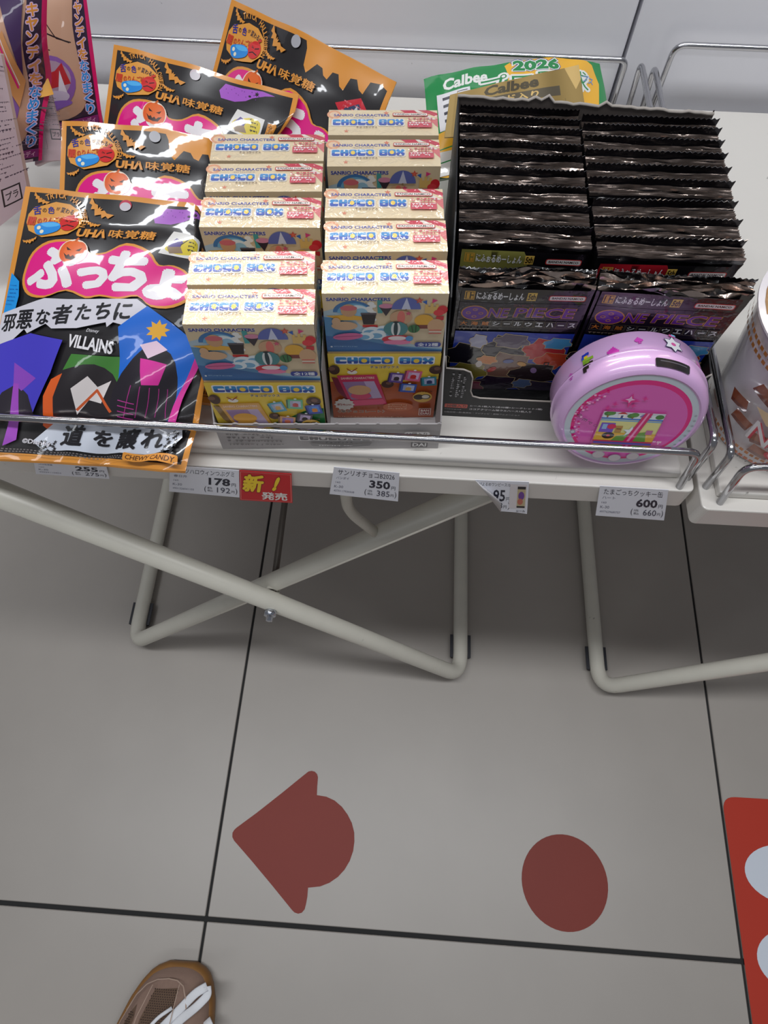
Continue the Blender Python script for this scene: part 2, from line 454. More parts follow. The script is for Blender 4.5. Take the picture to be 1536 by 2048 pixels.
o1 = [px2(*p) for p in ((160, 745), (350, 605), (600, 408), (825, 225), (850, 206), (880, 200), (910, 208), (932, 232), (940, 262), (933, 350), (930, 433))]
import cmath
o2 = [px2(*p) for p in ((1020, 448), (1100, 485), (1170, 545), (1225, 620), (1265, 700), (1288, 790), (1290, 880), (1278, 970), (1245, 1065), (1195, 1150), (1130, 1220), (1050, 1275), (960, 1310), (845, 1322))]
o3 = [px2(*p) for p in ((838, 1410), (825, 1480), (812, 1530), (785, 1562), (750, 1572), (715, 1560), (690, 1535), (500, 1300), (300, 1060), (135, 870), (118, 835), (120, 795), (138, 765))]
sticker('arrow_sticker', fpx(o1 + o2 + o3)[::-1], (130, 50, 40), 'dark red floor sticker shaped like a left-pointing arrow with a rounded tail, on grey tiles')
rc = onz(1130, 1765, 0.0004)
sticker('round_sticker', [(0.2198 + 0.0497 * math.cos(a * PI / 24), -0.0300 + 0.0497 * math.sin(a * PI / 24)) for a in range(48)], (126, 50, 40), 'round dark red floor sticker right of the arrow sticker')
rl = [(0.4168, 0.0722), (0.72, 0.0722), (0.72, -0.36), (0.4100, -0.36)]
red = sticker('footprint_sticker', rounded(rl[::-1], [0, 0, 0.0, 0.016]), (178, 52, 34), 'bright red rectangular floor sticker with white oval marks at the right edge')
for (cx, cy, rx, ry) in ((0.4785, -0.0085, 0.048, 0.031), (0.474, -0.094, 0.045, 0.031)):
    slab('white_mark', [(cx + rx * math.cos(t * PI / 20), cy + ry * math.sin(t * PI / 20)) for t in range(40)], 0.0005, 0.0007, mat('white_vinyl', (205, 212, 222), 0.4), red)

# ================================================================== TABLES
ZR, ZT, ZB = 0.535, 0.541, 0.515
def table_top(root, x0, x1, y0, y1):
    out = rounded([(x0, y0), (x1, y0), (x1, y1), (x0, y1)], [0.004] * 4, 3)
    s = slab('table_rim', out, ZB, ZR, M_TABLE, root)
    bv = s.modifiers.new('b', 'BEVEL'); bv.width = 0.0018; bv.segments = 2; bv.limit_method = 'ANGLE'
    b = bmob('top_panel', box_bm(x0 + 0.009, x1 - 0.009, y0 + 0.0085, y1 - 0.006, ZR, ZT, 0.0012, 2), M_TABLE, root)
T1 = (-0.402, 0.1785, 0.1975, 0.553)
T2 = (0.1812, 0.762, 0.186, 0.553)
def rubber(name, x, y0, y1, r, root):
    V = []; F = []; n = 10
    for yy in (y0, y1):
        for k in range(n + 1):
            a = PI + PI * k / n
            V.append((x + r * 1.42 * math.cos(a), yy, 0.0106 + (r * 1.1) * math.sin(a)))
        for k in range(n + 1):
            a = PI + PI * k / n
            V.append((x + r * math.cos(a), yy, 0.0106 + r * math.sin(a)))
    # lift the lips of the clip to mid tube
    q = 2 * (n + 1)
    for k in range(n):
        F += [(k, k + 1, q + k + 1, q + k), (n + 1 + k, q + n + 1 + k, q + n + 2 + k, n + 2 + k), (k, n + 1 + k, n + 2 + k, k + 1), (q + k, q + k + 1, q + n + 2 + k, q + n + 1 + k)]
    F += [(0, q, q + n + 1, n + 1), (n, n + n + 1, q + n + n + 1, q + n)]
    return meshob(name, [(a, b, c + .0012) for a, b, c in V], F, M_RUBBER, root, False)
def leg_frame(root, xf, xt, yf, yb, r=0.0095):
    z0 = 0.0125
    tube('leg_frame', [(xt, yf, ZB - r), (xf, yf - 0.004, z0), (xf, yb, z0), (xt, yb, ZB - r)], r, M_TUBE, root, bend=0.030, seg=16, nb=8)
    tube('cross_bar', [(xt, yf, ZB - r), (xt, yb, ZB - r)], r, M_TUBE, root, bend=0, seg=12)
    rubber('rubber_foot', xf, yf + 0.020, yf + 0.050, r, root)
    rubber('rubber_foot', xf, yb - 0.062, yb - 0.032, r, root)
def table(name, T, label, legs, hook=True, xc=None):
    root = empty(name, ((T[0] + T[1]) / 2, (T[2] + T[3]) / 2, 0), 0, label, 'display table')
    ob0 = len(COL.objects)
    table_top(root, *T)
    for a in legs: leg_frame(root, *a)
    (xfa, xta, yfa, yba), (xfb, xtb, yfb, ybb) = legs
    # crossing
    za, zb = 0.0125, ZB - 0.0095
    # line a: x = xfa + (xta-xfa) s ; line b: xfb + (xtb-xfb) s  -> same s
    s = (xfb - xfa) / ((xta - xfa) - (xtb - xfb)); px = xfa + (xta - xfa) * s; pz = za + (zb - za) * s
    tube('pivot_rod', [(px, min(yfa, yfb) - 0.014, pz), (px, yba + 0.014, pz)], 0.0033, M_STEEL, root, bend=0, seg=10)
    tube('pivot_bolt', [(px, yfa - 0.0215, pz), (px, yfa - 0.0165, pz), (px, yfa - 0.0165, pz), (px, yfa - 0.011, pz)], 0.003, M_CHROME2, root, bend=0, seg=8, rads=[0.003, 0.0034, 0.0058, 0.0058])
    bmob('spacer', box_bm(px - 0.006, px + 0.006, min(yfa, yfb) + 0.0093, max(yfa, yfb) - 0.0093, pz - 0.006, pz + 0.006, 0.002), M_TUBE, root)
    if hook:
        xx = px + 0.0765
        zc = lambda x: za + (zb - za) * (x - xfb) / (xtb - xfb)
        tube('support_hook', [(xx, 0.2200, ZB), (xx + 0.0008, 0.2200, 0.438), (xx + 0.024, 0.2200, zc(xx + 0.024) + 0.004)], 0.0042, M_TUBE, root, bend=0.014, seg=10)
    for o in list(COL.objects):
        if o.parent == root: o.location = o.location - root.location
    return root
t1 = table('display_table', T1, 'white enamel display table on crossed cream tube legs under the candy, larger of two',
      [(0.0965, -0.2990, 0.2020, 0.545), (-0.3300, 0.0850, 0.2218, 0.535)])
t2 = table('display_table', T2, 'white enamel display table at the right edge, under the noodle cup',
      [(0.2740, 0.66, 0.1960, 0.535), (0.6700, 0.29, 0.2160, 0.545)], hook=False)

# ================================================================== WIRE GUARDS
def wire(name, pts, label, bend=0.007):
    o = tube(name, pts, 0.0022, M_CHROME, None, bend=bend, seg=12)
    return tag(o, label, 'wire guard')
fa = onz(1360, 975, ZR); ba = onz(1400, 905, 0.570)
wire('front_guard', [(-0.392, fa.y, ZR - .006), (-0.390, ba.y, 0.569), (ba.x, ba.y, 0.570), (fa.x, fa.y, ZR - .006)], 'chrome wire guard along the front edge of the left table, before the candy bags')
fb = onz(1383, 956, ZR); bb = onz(1431, 884, 0.5757)
fb.x = min(fb.x, T1[1] - .003)
wire('side_guard', [(fb.x, fb.y, ZR - .006), bb, (0.1703, 0.545, 0.5765), (0.1735, 0.5495, ZR)], 'chrome wire guard on the right side of the left table')
fc = onz(1412, 974, ZR); bc = onz(1465, 907, 0.5714)
wire('side_guard', [(max(fc.x, T2[0] + .003), fc.y, ZR - .006), bc, (0.1813, 0.545, 0.5742), (0.1850, 0.5495, ZR)], 'chrome wire guard on the left side of the right table, beside the noodle cup')
fd = onz(1439, 998, ZR); bd = onz(1492, 932, 0.5707)
wire('front_guard', [(fd.x, .1905, ZR - .006), bd, (0.745, bd.y, 0.5707), (0.748, .1905, ZR - .006)], 'chrome wire guard along the front edge of the right table', 0.009)
wire('back_guard', [(-0.385, 0.5505, ZR), (-0.383, 0.5495, 0.5755), (0.1602, 0.5495, 0.5755), (0.1602, 0.5505, ZR)], 'chrome wire guard along the back edge of the left table by the wall', 0.006)
wire('back_guard', [(0.1925, 0.5505, ZR), (0.1925, 0.5495, 0.5880), (0.74, 0.5495, 0.5880), (0.74, 0.5505, ZR)], 'chrome wire guard along the back edge of the right table by the wall', 0.009)

# ================================================================== CHOCOLATE BOXES IN THEIR GREY TRAY
TRZ = math.radians(3.6)
tray = empty('display_tray', (-0.1044, 0.2066, ZT + .0002), TRZ, 'grey printed cardboard display tray holding two rows of chocolate boxes', 'display tray')
TW, TD = 0.1290, 0.169
def tray_bm():
    out = []
    bm = bmesh.new(); t = 0.0009
    # front wall with perforation nubs on its top edge
    top = []
    n = 100
    for k in range(n + 1):
        x = TW * k / n; ph = (x * 1000) % 11.5
        top.append((x, 0.0262 + (0.0009 if ph < 1.6 else 0)))
    V = []; 
    pts = [(0, 0)] + [(TW, 0)] + top[::-1]
    a = [bm.verts.new((x, 0, z)) for x, z in pts]; b = [bm.verts.new((x, t, z)) for x, z in pts]
    bm.faces.new(a); bm.faces.new(b[::-1])
    for i in range(len(pts)): bm.faces.new((a[(i + 1) % len(pts)], a[i], b[i], b[(i + 1) % len(pts)]))
    return bm
bmob('tray_front', tray_bm(), M_TRAY, tray)
def sidewall(x0, x1, name):
    prof = [(0.001, 0), (TD, 0), (TD, 0.078), (0.036, 0.078), (0.022, 0.060), (0.001, 0.027)]
    n = len(prof); V = [(x0, y, z) for y, z in prof] + [(x1, y, z) for y, z in prof]
    F = [tuple(range(n)), tuple(range(n, 2 * n))[::-1]] + [(i, n + i, n + (i + 1) % n, (i + 1) % n) for i in range(n)]
    return meshob(name, V, F, M_TRAY, tray)
sidewall(0, 0.0008, 'side_wall'); sidewall(TW - 0.0008, TW, 'side_wall')
bmob('back_wall', box_bm(0.0008, TW - 0.0008, TD - 0.0009, TD, 0, 0.078), M_TRAY, tray)
bmob('tray_floor', box_bm(0.0008, TW - 0.0008, 0.0009, TD - 0.0009, 0.0, 0.0008), M_TRAY, tray)
bmob('divider', box_bm(0.0639, 0.0641, 0.004, TD - 0.001, 0.0008, 0.07), M_TRAY, tray)
G1, G2 = (92, 88, 90), (214, 212, 214)
A = Art()
A.marks(0.005, 0.0095, 0.041, 0.0225, 4, (105, 102, 104), 3, .5)
A.text('SANRIO CHARACTERS', 0.0560, 0.0052, 0.0892, 0.0074, G1, .02)
def choco_logo(A, x0, y0, x1, y1, up, dn, bg, dot, outline=(240, 246, 250), notch=None):
    notch = notch or outline
    h = y1 - y0; word = 'CHOCO BOX'; n = 8.55; w = (x1 - x0) / n; e = h * .16
    xs = []; x = x0
    for ch in word:
        if ch == ' ': x += w * .55; continue
        xs.append((ch, x)); x += w
    for ch, x in xs: A.rrect(x - e, y0 - e, x + w * .93 + e, y1 + e, h * .28, outline)
    for ch, x in xs:
        W = w * .93; m = y0 + h * .5
        A.rrect(x, y0, x + W, y1, h * .2, dn)
        A.rrect(x, y0, x + W, m + h * .05, h * .18, up); A.rect(x, y0 + h * .25, x + W, m, up)
        if ch == 'C': A.rrect(x + W * .38, y0 + h * .36, x + W * 1.03, y1 - h * .36, h * .08, notch)
        if ch == 'H':
            A.rect(x + W * .4, y0 - e * .3, x + W * .6, y0 + h * .33, notch); A.rect(x + W * .4, y1 - h * .33, x + W * .6, y1 + e * .3, notch)
        if ch == 'O': A.ell(x + W / 2, y0 + h / 2, W * .28, h * .33, dot, n=14)
        if ch == 'B':
            A.rect(x + W * .36, y0 + h * .25, x + W * .64, y0 + h * .40, notch); A.rect(x + W * .36, y1 - h * .40, x + W * .64, y1 - h * .25, notch)
        if ch == 'X':
            A.poly([(x + W * .28, y0 - e * .3), (x + W * .72, y0 - e * .3), (x + W * .5, y0 + h * .34)], notch); A.poly([(x + W * .28, y1 + e * .3), (x + W * .5, y1 - h * .34), (x + W * .72, y1 + e * .3)], notch)
            A.poly([(x - e * .4, y0 + h * .34), (x - e * .4, y0 + h * .66), (x + W * .22, y0 + h * .5)], notch); A.poly([(x + W + e * .4, y0 + h * .34), (x + W * .78, y0 + h * .5), (x + W + e * .4, y0 + h * .66)], notch)
choco_logo(A, 0.0475, 0.0102, 0.0945, 0.0148, (110, 106, 108), (96, 92, 94), None, (200, 198, 198), (232, 230, 230), (172, 168, 168))
A.text('チョコボックス', 0.062, 0.0158, 0.078, 0.0178, (70, 66, 68), .02, outline=[(225, 223, 223), .05])if 0 else A.text('チョコボックス', 0.062, 0.0158, 0.078, 0.0178, (70, 66, 68), .02)
A.poly([(0.0525, .0168), (0.058, .0182), (0.070, .0196), (0.084, .0182), (0.0895, .0168), (0.0880, .0205), (0.070, .0228), (0.054, .0205)], (120, 116, 118))
A.marks(0.058, 0.0196, 0.084, 0.0216, 1, (222, 220, 220), 6, .5)
A.rrect(0.1080, 0.0052, 0.1228, 0.0092, .0019, (238, 237, 237)); A.text('14個入り', 0.1096, 0.0058, 0.1212, 0.0086, (80, 76, 78), .01)
A.rect(0.1125, 0.0118, 0.1222, 0.0218, (88, 84, 86)); A.text('BAN', 0.1133, 0.0127, 0.1214, 0.0162, (222, 220, 220), .03); A.text('DAI', 0.1133, 0.0173, 0.1214, 0.0208, (222, 220, 220), .03)
A.build('tray_print', Flat((0, 0, 0.0262), (1, 0, 0), (0, 0, -1)), P_CARD, tray)

BW, BD, BH = 0.0610, 0.0215, 0.1035
SPLIT = 0.0425
CREAM = (236, 216, 178)
def beach_panel(A):
    W = BW; H = SPLIT
    A.rect(0, 0, W, H, (222, 203, 168))
    A.poly([(0, .012), (.006, .010), (.012, .013), (.018, .022), (.026, .028), (.036, .034), (.046, .037), (.061, .039), (.061, H), (0, H)], (176, 200, 214))
    A.poly([(0, .016), (.008, .017), (.016, .026), (.026, .032), (.038, .038), (.061, .0405), (.061, H), (0, H)], (92, 150, 196))
    A.poly([(0, .030), (.014, .032), (.028, .036), (.042, .0395), (.061, .0415), (.061, H), (0, H)], (58, 112, 172))
    A.text('SANRIO CHARACTERS', .0018, .0026, .0330, .0049, (44, 50, 140), .035, outline=[((232, 236, 246), .035)])
    A.text('サンリオキャラクターズ', .011, .0056, .024, .0068, (70, 70, 120), 0)
    # big wave, ring and surf gear (generic seaside things only)
    A.ell(.0145, .0125, .0098, .0078, (60, 120, 178), a0=180, a1=360); A.ell(.0150, .0130, .0082, .0066, (112, 176, 214), a0=180, a1=360)
    A.ell(.0165, .0128, .0064, .0052, (226, 238, 244), a0=200, a1=360); A.ell(.0185, .0135, .0035, .0038, (150, 196, 222))
    for k in range(8): A.ell(.0235 + .0011 * math.sin(k * 2), .0065 + k * .0016, .0017, .0013, (238, 240, 238), n=10)
    A.poly([(.001, .0150), (.012, .0142), (.022, .0160), (.020, .0180), (.008, .0182)], (232, 178, 66))
    A.ell(.0125, .0112, .0040, .0044, (206, 160, 122)); A.ell(.0125, .0096, .0042, .0018, (214, 110, 120))
    A.poly([(.0184, .0128), (.0262, .0128), (.0250, .0210), (.0196, .0210)], (38, 34, 40)); A.rect(.0184, .0128, .0262, .0140, (90, 84, 92)); A.rect(.0192, .0215, .0268, .0232, (206, 40, 44))
    A.poly([(.0265, .0040), (.0290, .0040), (.0292, .0130), (.0268, .0130)], (70, 160, 160))
    A.poly([(.0272, .0080), (.0345, .0080), (.0309, .0150)], (52, 44, 56)); A.ell(.0309, .0080, .0036, .0016, (214, 140, 170))
    A.ell(.0408, .0102, .0072, .0080, (96, 110, 182), a0=180, a1=360); A.poly([(.0408, .0023), (.0385, .0102), (.0431, .0102)], (206, 212, 236)); A.rect(.0404, .0100, .0412, .0160, (150, 120, 90))
    A.poly([(.0500, .0130), (.0500, .0068), (.0514, .0068), (.0514, .0084), (.0526, .0084), (.0526, .0060), (.0540, .0060), (.0540, .0084), (.0552, .0084), (.0552, .0068), (.0566, .0068), (.0566, .0130)], (226, 188, 110)); A.poly([(.0533, .0060), (.0533, .0030), (.0560, .0042)], (220, 60, 130)); A.poly([(.0507, .0068), (.0507, .0040), (.0484, .0050)], (40, 100, 190))
    A.star(.0470, .0042, .0022, (206, 70, 56)); A.star(.0470, .0042, .0013, (226, 110, 90))
    A.ell(.0586, .0105, .0026, .0030, (214, 40, 52)); A.ell(.0570, .0125, .0026, .0022, (226, 60, 70)); A.rect(.0560, .0150, .0598, .0178, (206, 46, 56))
    A.ell(.0385, .0160, .0056, .0050, (208, 166, 130)); A.ell(.0385, .0160, .0020, .0048, (226, 120, 110)); A.star(.0420, .0130, .0018, (210, 90, 120))
    A.ell(.0500, .0180, .0048, .0042, (232, 178, 62)); A.rect(.0445, .0212, .0548, .0240, (124, 62, 52))
    A.ell(.0562, .0220, .0042, .0052, (214, 172, 132)); 
    for k in range(3): A.rect(.0530, .0248 + k * .0012, .0594, .0254 + k * .0012, (214, 90, 90) if k % 2 == 0 else (240, 230, 226))
    for (cx, cy, r) in ((.024, .0262, .0052), (.030, .0245, .0040), (.027, .0285, .0048), (.021, .0295, .0040), (.034, .0275, .0030)):
        A.ell(cx, cy, r, r * .72, (226, 238, 244)); A.ell(cx - .001, cy + .0008, r * .68, r * .42, (120, 176, 212))
    A.ell(.0100, .0218, .0066, .0032, (216, 176, 138)); A.ell(.0060, .0188, .0022, .0030, (216, 176, 138))
    A.ell(.0115, .0298, .0078, .0026, (214, 104, 156), rot=-6); A.line([(.005, .0302), (.018, .0292)], .0004, (160, 60, 110))
    A.ell(.0360, .0240, .0062, .0056, (74, 138, 142)); A.ell(.0360, .0240, .0024, .0054, (220, 226, 226)); A.ell(.0360, .0240, .0011, .0053, (30, 60, 70)); A.ell(.0360, .0190, .0014, .0007, (30, 40, 50))
    A.ell(.0370, .0318, .0080, .0032, (206, 50, 70)); A.ell(.0370, .0310, .0048, .0016, (238, 226, 226)); A.ell(.0370, .0342, .0072, .0018, (230, 130, 170)); A.ell(.0432, .0312, .0020, .0020, (80, 150, 210))
    A.ell(.0452, .0238, .0030, .0030, (54, 118, 70)); A.line([(.0440, .0215), (.0448, .0262)], .0005, (26, 60, 36)); A.line([(.0462, .0214), (.0462, .0262)], .0005, (26, 60, 36))
    A.rrect(.0462, .0340, .0600, .0378, .0016, (44, 62, 150)); A.text('全12種', .0478, .0346, .0585, .0372, (236, 240, 248), .02)
    A.ell(.0026, .0375, .0006, .0006, (230, 236, 240), n=8); A.marks(.0040, .0370, .019, .0380, 1, (160, 200, 226), 5, .6)
def keychain(A, cx, cy, w, h, rot, col, inner, fill, fill2=None):
    c, q = math.cos(math.radians(rot)), math.sin(math.radians(rot))
    T = lambda x, y: (cx + x * c - y * q, cy + x * q + y * c)
    R = lambda x0, y0, x1, y1, col: A.poly([T(x0, y0), T(x1, y0), T(x1, y1), T(x0, y1)], col)
    R(-w / 2 - w * .12, -h / 2 + h * .06, -w / 2, h / 2 - h * .04, tuple(int(v * .6) for v in col))
    R(-w / 2, -h / 2, w / 2, h / 2, col); R(-w * .36, -h * .34, w * .36, h * .30, inner); R(-w * .14, -h * .34, w * .36, h * .30, tuple(min(255, v + 22) for v in inner))
    x, y = T(0, h * .04); A.ell(x, y, w * .20, h * .17, fill, rot=rot)
    x, y = T(0, h * .20); A.ell(x, y, w * .22, h * .08, fill2 or fill, rot=rot)
    x, y = T(0, -h / 2 - h * .06); A.ell(x, y, w * .10, h * .07, (240, 240, 236), n=10)
def candy_panel(A, var):
    y0 = SPLIT; W = BW; H = BH; O = (190, 92, 44) if var == 'R' else (40, 124, 66)
    A.rect(0, y0, W, H, (240, 208, 74))
    A.rect(0, y0, W, y0 + .0004, (196, 160, 60))
    A.poly([(0, .0675), (.010, .0670), (.022, .0690), (.030, .0700), (.040, .0680), (.050, .0655), (.061, .0650), (.061, H), (0, H)] if var == 'R' else [(0, .0870), (.012, .0850), (.024, .0850), (.040, .0760), (.050, .0690), (.061, .0660), (.061, H), (0, H)], O)
    choco_logo(A, .0042, y0 + .0034, .0574, y0 + .0086, (40, 142, 206), (34, 76, 168), None, (244, 206, 70))
    A.text('チョコボックス', .0228, y0 + .0100, .0384, y0 + .0122, (60, 34, 24), .03, outline=[((250, 246, 220), .05)])
    for cx, cy, r in ((.0010, .0560, .0042), (.0590, .0560, .0038), (.0325, .0690, .0035)) if var == 'R' else ((.0010, .0570, .0044), (.0560, .0590, .0040), (.0330, .0730, .003)):
        A.ell(cx if cx > .0042 else .0042 - .0012, cy, r if cx > .0042 else .003, r, (70, 44, 36)); A.ell(cx + .0006, cy - .0010, r * .45, r * .4, (120, 84, 70))
    pinks = (206, 52, 96) if var == 'R' else (222, 168, 84)
    A.ell(.0128, .0580, .0028, .0018, (240, 236, 226)); A.line([(.0100, .0550), (.0125, .0575), (.0155, .0545)], .0006, (150, 30, 34))
    A.poly([(.0010, .0625), (.0070, .0640), (.0130, .0900), (.0100, .0860), (.0040, .0760)], tuple(int(v * .62) for v in pinks))
    A.poly([(.0040, .0610), (.0262, .0600), (.0325, .0885), (.0110, .0905)], pinks)
    A.poly([(.0070, .0668), (.0248, .0660), (.0295, .0820), (.0115, .0838)], (160, 128, 172)); A.poly([(.0190, .0662), (.0248, .0660), (.0295, .0820), (.0240, .0826)], (196, 176, 210))
    A.text('SANRIO CHARACTERS', .0062, .0622, .0250, .0642, (246, 214, 200), .02, rot=-2)
    A.poly([(.0110, .0848), (.0300, .0832), (.0322, .0880), (.0118, .0900)], tuple(min(255, v + 26) for v in pinks))
    A.ell(.0172, .0800, .0060, .0034, tuple(min(255, v + 20) for v in pinks)); A.ell(.0165, .0745, .0066, .0046, (226, 176, 128) if var == 'R' else (238, 176, 70))
    ks = ((.0375, .0630, .0078, .0088, 8, (96, 70, 150), (190, 170, 206), (60, 48, 60)), (.0468, .0612, .0086, .0092, 8, (222, 100, 140), (206, 170, 206), (206, 40, 44)),
          (.0560, .0660, .0080, .0080, -6, (50, 140, 160), (170, 180, 214), (40, 60, 110)), (.0445, .0722, .0088, .0080, 6, (60, 96, 186), (170, 180, 214), (222, 176, 90))) if var == 'R' else \
         ((.0360, .0640, .0078, .0090, -14, (100, 176, 200), (170, 180, 206), (226, 180, 100)), (.0460, .0612, .0080, .0088, 4, (110, 190, 150), (176, 180, 206), (196, 60, 60)),
          (.0560, .0660, .0078, .0086, -8, (70, 90, 180), (80, 130, 206), (236, 150, 60)), (.0400, .0770, .0086, .0082, 8, (226, 170, 120), (150, 120, 180), (226, 120, 90)), (.0500, .0745, .0078, .0090, 12, (90, 80, 100), (190, 170, 206), (30, 28, 32)))
    for k in ks: keychain(A, *k[:5], k[5], k[6], k[7])
    A.ell(.0530, .0808, .0056, .0052, (224, 178, 76)); A.ell(.0508, .0808, .0030, .0026, (56, 40, 36)); A.ell(.0548, .0804, .0028, .0024, (48, 36, 32)); A.ell(.0548, .0804, .0022, .0018, (226, 216, 200))
    A.text('ミルクチョコ味', .0480, .0746, .0584, .0760, (90, 50, 24), .02)
    A.star(.0072, .0880, .0062, (226, 222, 214), n=12, q=.82); A.text('約4cm', .0030, .0868, .0112, .0892, (160, 60, 50), .02)
    A.text('〈準チョコレート〉', .0030, .0938, .0310, .0966, (66, 30, 24), .01, outline=[((238, 214, 190), .05)])
    A.ell(.0390, .0905, .0090, .0046, (202, 106, 60)); A.marks(.0330, .0880, .0450, .0930, 3, (240, 206, 170), 8, .5)
    A.frame(.0516, .0912, .0588, .0985, .0004, (240, 226, 214)); A.rect(.0520, .0916, .0584, .0981, (150, 40, 40)); A.text('BAN', .0527, .0924, .0577, .0946, (240, 226, 214), .03); A.text('DAI', .0527, .0953, .0577, .0974, (240, 226, 214), .03)
    A.marks(.0030, .0990, .0480, .1008, 1, (232, 190, 150), 9, .5)
def top_art(A):
    W, D = BW, BD
    A.rect(0, 0, W, D, CREAM)
    A.ell(.0030, .0040, .0040, .0036, (236, 170, 130)); A.ell(.0030, .0040, .0026, .0022, (240, 206, 172)); A.ell(.0035, .0100, .0026, .0034, (240, 190, 152))
    A.poly([(.0400, 0), (.0480, 0), (.0500, .0028), (.0440, .0034)], (206, 66, 84)); A.poly([(.0500, 0), (.0560, 0), (.0610, .0026), (.0610, .0060)], (206, 66, 84)); A.poly([(.0560, .0080), (.0610, .0070), (.0610, .0150)], (222, 120, 120)); A.poly([(.0480, .0), (.0500, 0), (.0600, .0080), (.0560, .0080)], (240, 232, 224))
    A.star(.0322, .0026, .0017, (222, 128, 100)); A.star(.0100, .0182, .0015, (226, 140, 110))
    A.text('SANRIO CHARACTERS', .0028, .0036, .0340, .0056, (74, 84, 170), .02)
    A.text('サンリオキャラクターズ', .0140, .0062, .0250, .0072, (120, 120, 170), 0)
    choco_logo(A, .0024, .0086, .0420, .0134, (70, 150, 214), (64, 96, 190), None, (250, 214, 100), (236, 232, 226))
    A.text('チョコボックス', .0155, .0148, .0270, .0162, (90, 60, 50), .02)
    A.rrect(.0358, .0032, .0556, .0060, .0008, (206, 60, 60)); A.rrect(.0362, .0036, .0552, .0056, .0006, (246, 236, 226)); A.text('BANDAI NAMCO', .0370, .0040, .0544, .0053, (70, 40, 40), .02)
    R = (214, 84, 100)
    A.marks(.0445, .0076, .0590, .0110, 2, R, 4, .8); A.rrect(.0440, .0112, .0575, .0160, .0006, R); A.marks(.0448, .0118, .0590, .0154, 2, (248, 236, 232), 12, .7)
A = Art(); beach_panel(A); candy_panel(A, 'R'); artR = A
A = Art(); beach_panel(A); candy_panel(A, 'L'); artL = A
A = Art(); top_art(A); artT = A
M_BOXB = mat('cream_box_card', CREAM, 0.4, coat=0.6, coatbump=(60, 0.3, 0.0014))
def choco_proto(var):
    root = empty('chocolate_box')
    c = bmob('carton', box_bm(0, BW, 0, BD, 0, BH, 0.0006, 2), M_BOXB, root)
    (artR if var == 'R' else artL).build('front_print', Flat((0, 0, BH), (1, 0, 0), (0, 0, -1)), P_CARD, root)
    artT.build('top_print', Flat((0, BD, BH), (1, 0, 0), (0, -1, 0)), P_BOX, root)
    # side panels: yellow below, sea blue above
    a = Art(); a.rect(0.0004, 0.001, BD - .0004, SPLIT, (150, 186, 206)); a.rect(0.0004, SPLIT, BD - .0004, BH - .0005, (236, 206, 90)); a.rect(0.0004, 0.001, BD - .0004, .014, (226, 208, 172))
    a.build('side_print', Flat((BW, 0, BH), (0, 1, 0), (0, 0, -1)), P_BOX, root)
    b = Art(); b.it = a.it
    b.build('side_print', Flat((0, BD, BH), (0, -1, 0), (0, 0, -1)), P_BOX, root)
    return root
def copy_tree(o, parent=None):
    c = o.copy(); COL.objects.link(c); c.parent = parent
    for ch in list(o.children): copy_tree(ch, c)
    return c
protoR = choco_proto('R'); protoL = choco_proto('L')
Ls = [(-.1013, .2107, 0), (-.1036, .2349, 1), (-.1044, .2735, 0), (-.1058, .2990, .5), (-.1072, .3230, 0)]
Rs = [(-.0402, .2335, 0), (-.0412, .2605, 0), (-.0434, .2842, 0), (-.0457, .3226, 0), (-.0474, .3480, 0)]
ords = ['front', 'second', 'third', 'fourth', 'back']
for side, arr, proto in (('left', Ls, protoL), ('right', Rs, protoR)):
    for i, (x, y, dz) in enumerate(arr):
        o = proto if i == 0 else copy_tree(proto)
        o.location = (x + (-.0014 if side == 'left' else .0002), y, ZT + 0.0012); o.rotation_euler = (0, 0, TRZ + math.radians((0.0, 0.5, -0.3, 0.4, 0)[i]))
        if i == 0:
            lb = 'frontmost chocolate box of the left row in the grey tray, ' + 'green at its foot' if side == 'left' else 'frontmost chocolate box of the right row in the grey tray, orange at its foot'
        elif i == 4: lb = 'rearmost film-wrapped cream chocolate box of the %s row in the grey tray' % side
        else: lb = '%s film-wrapped cream chocolate box from the front in the %s row of the grey tray' % (ords[i], side)
        tag(o, lb, 'candy box', 'chocolate boxes in the grey tray')

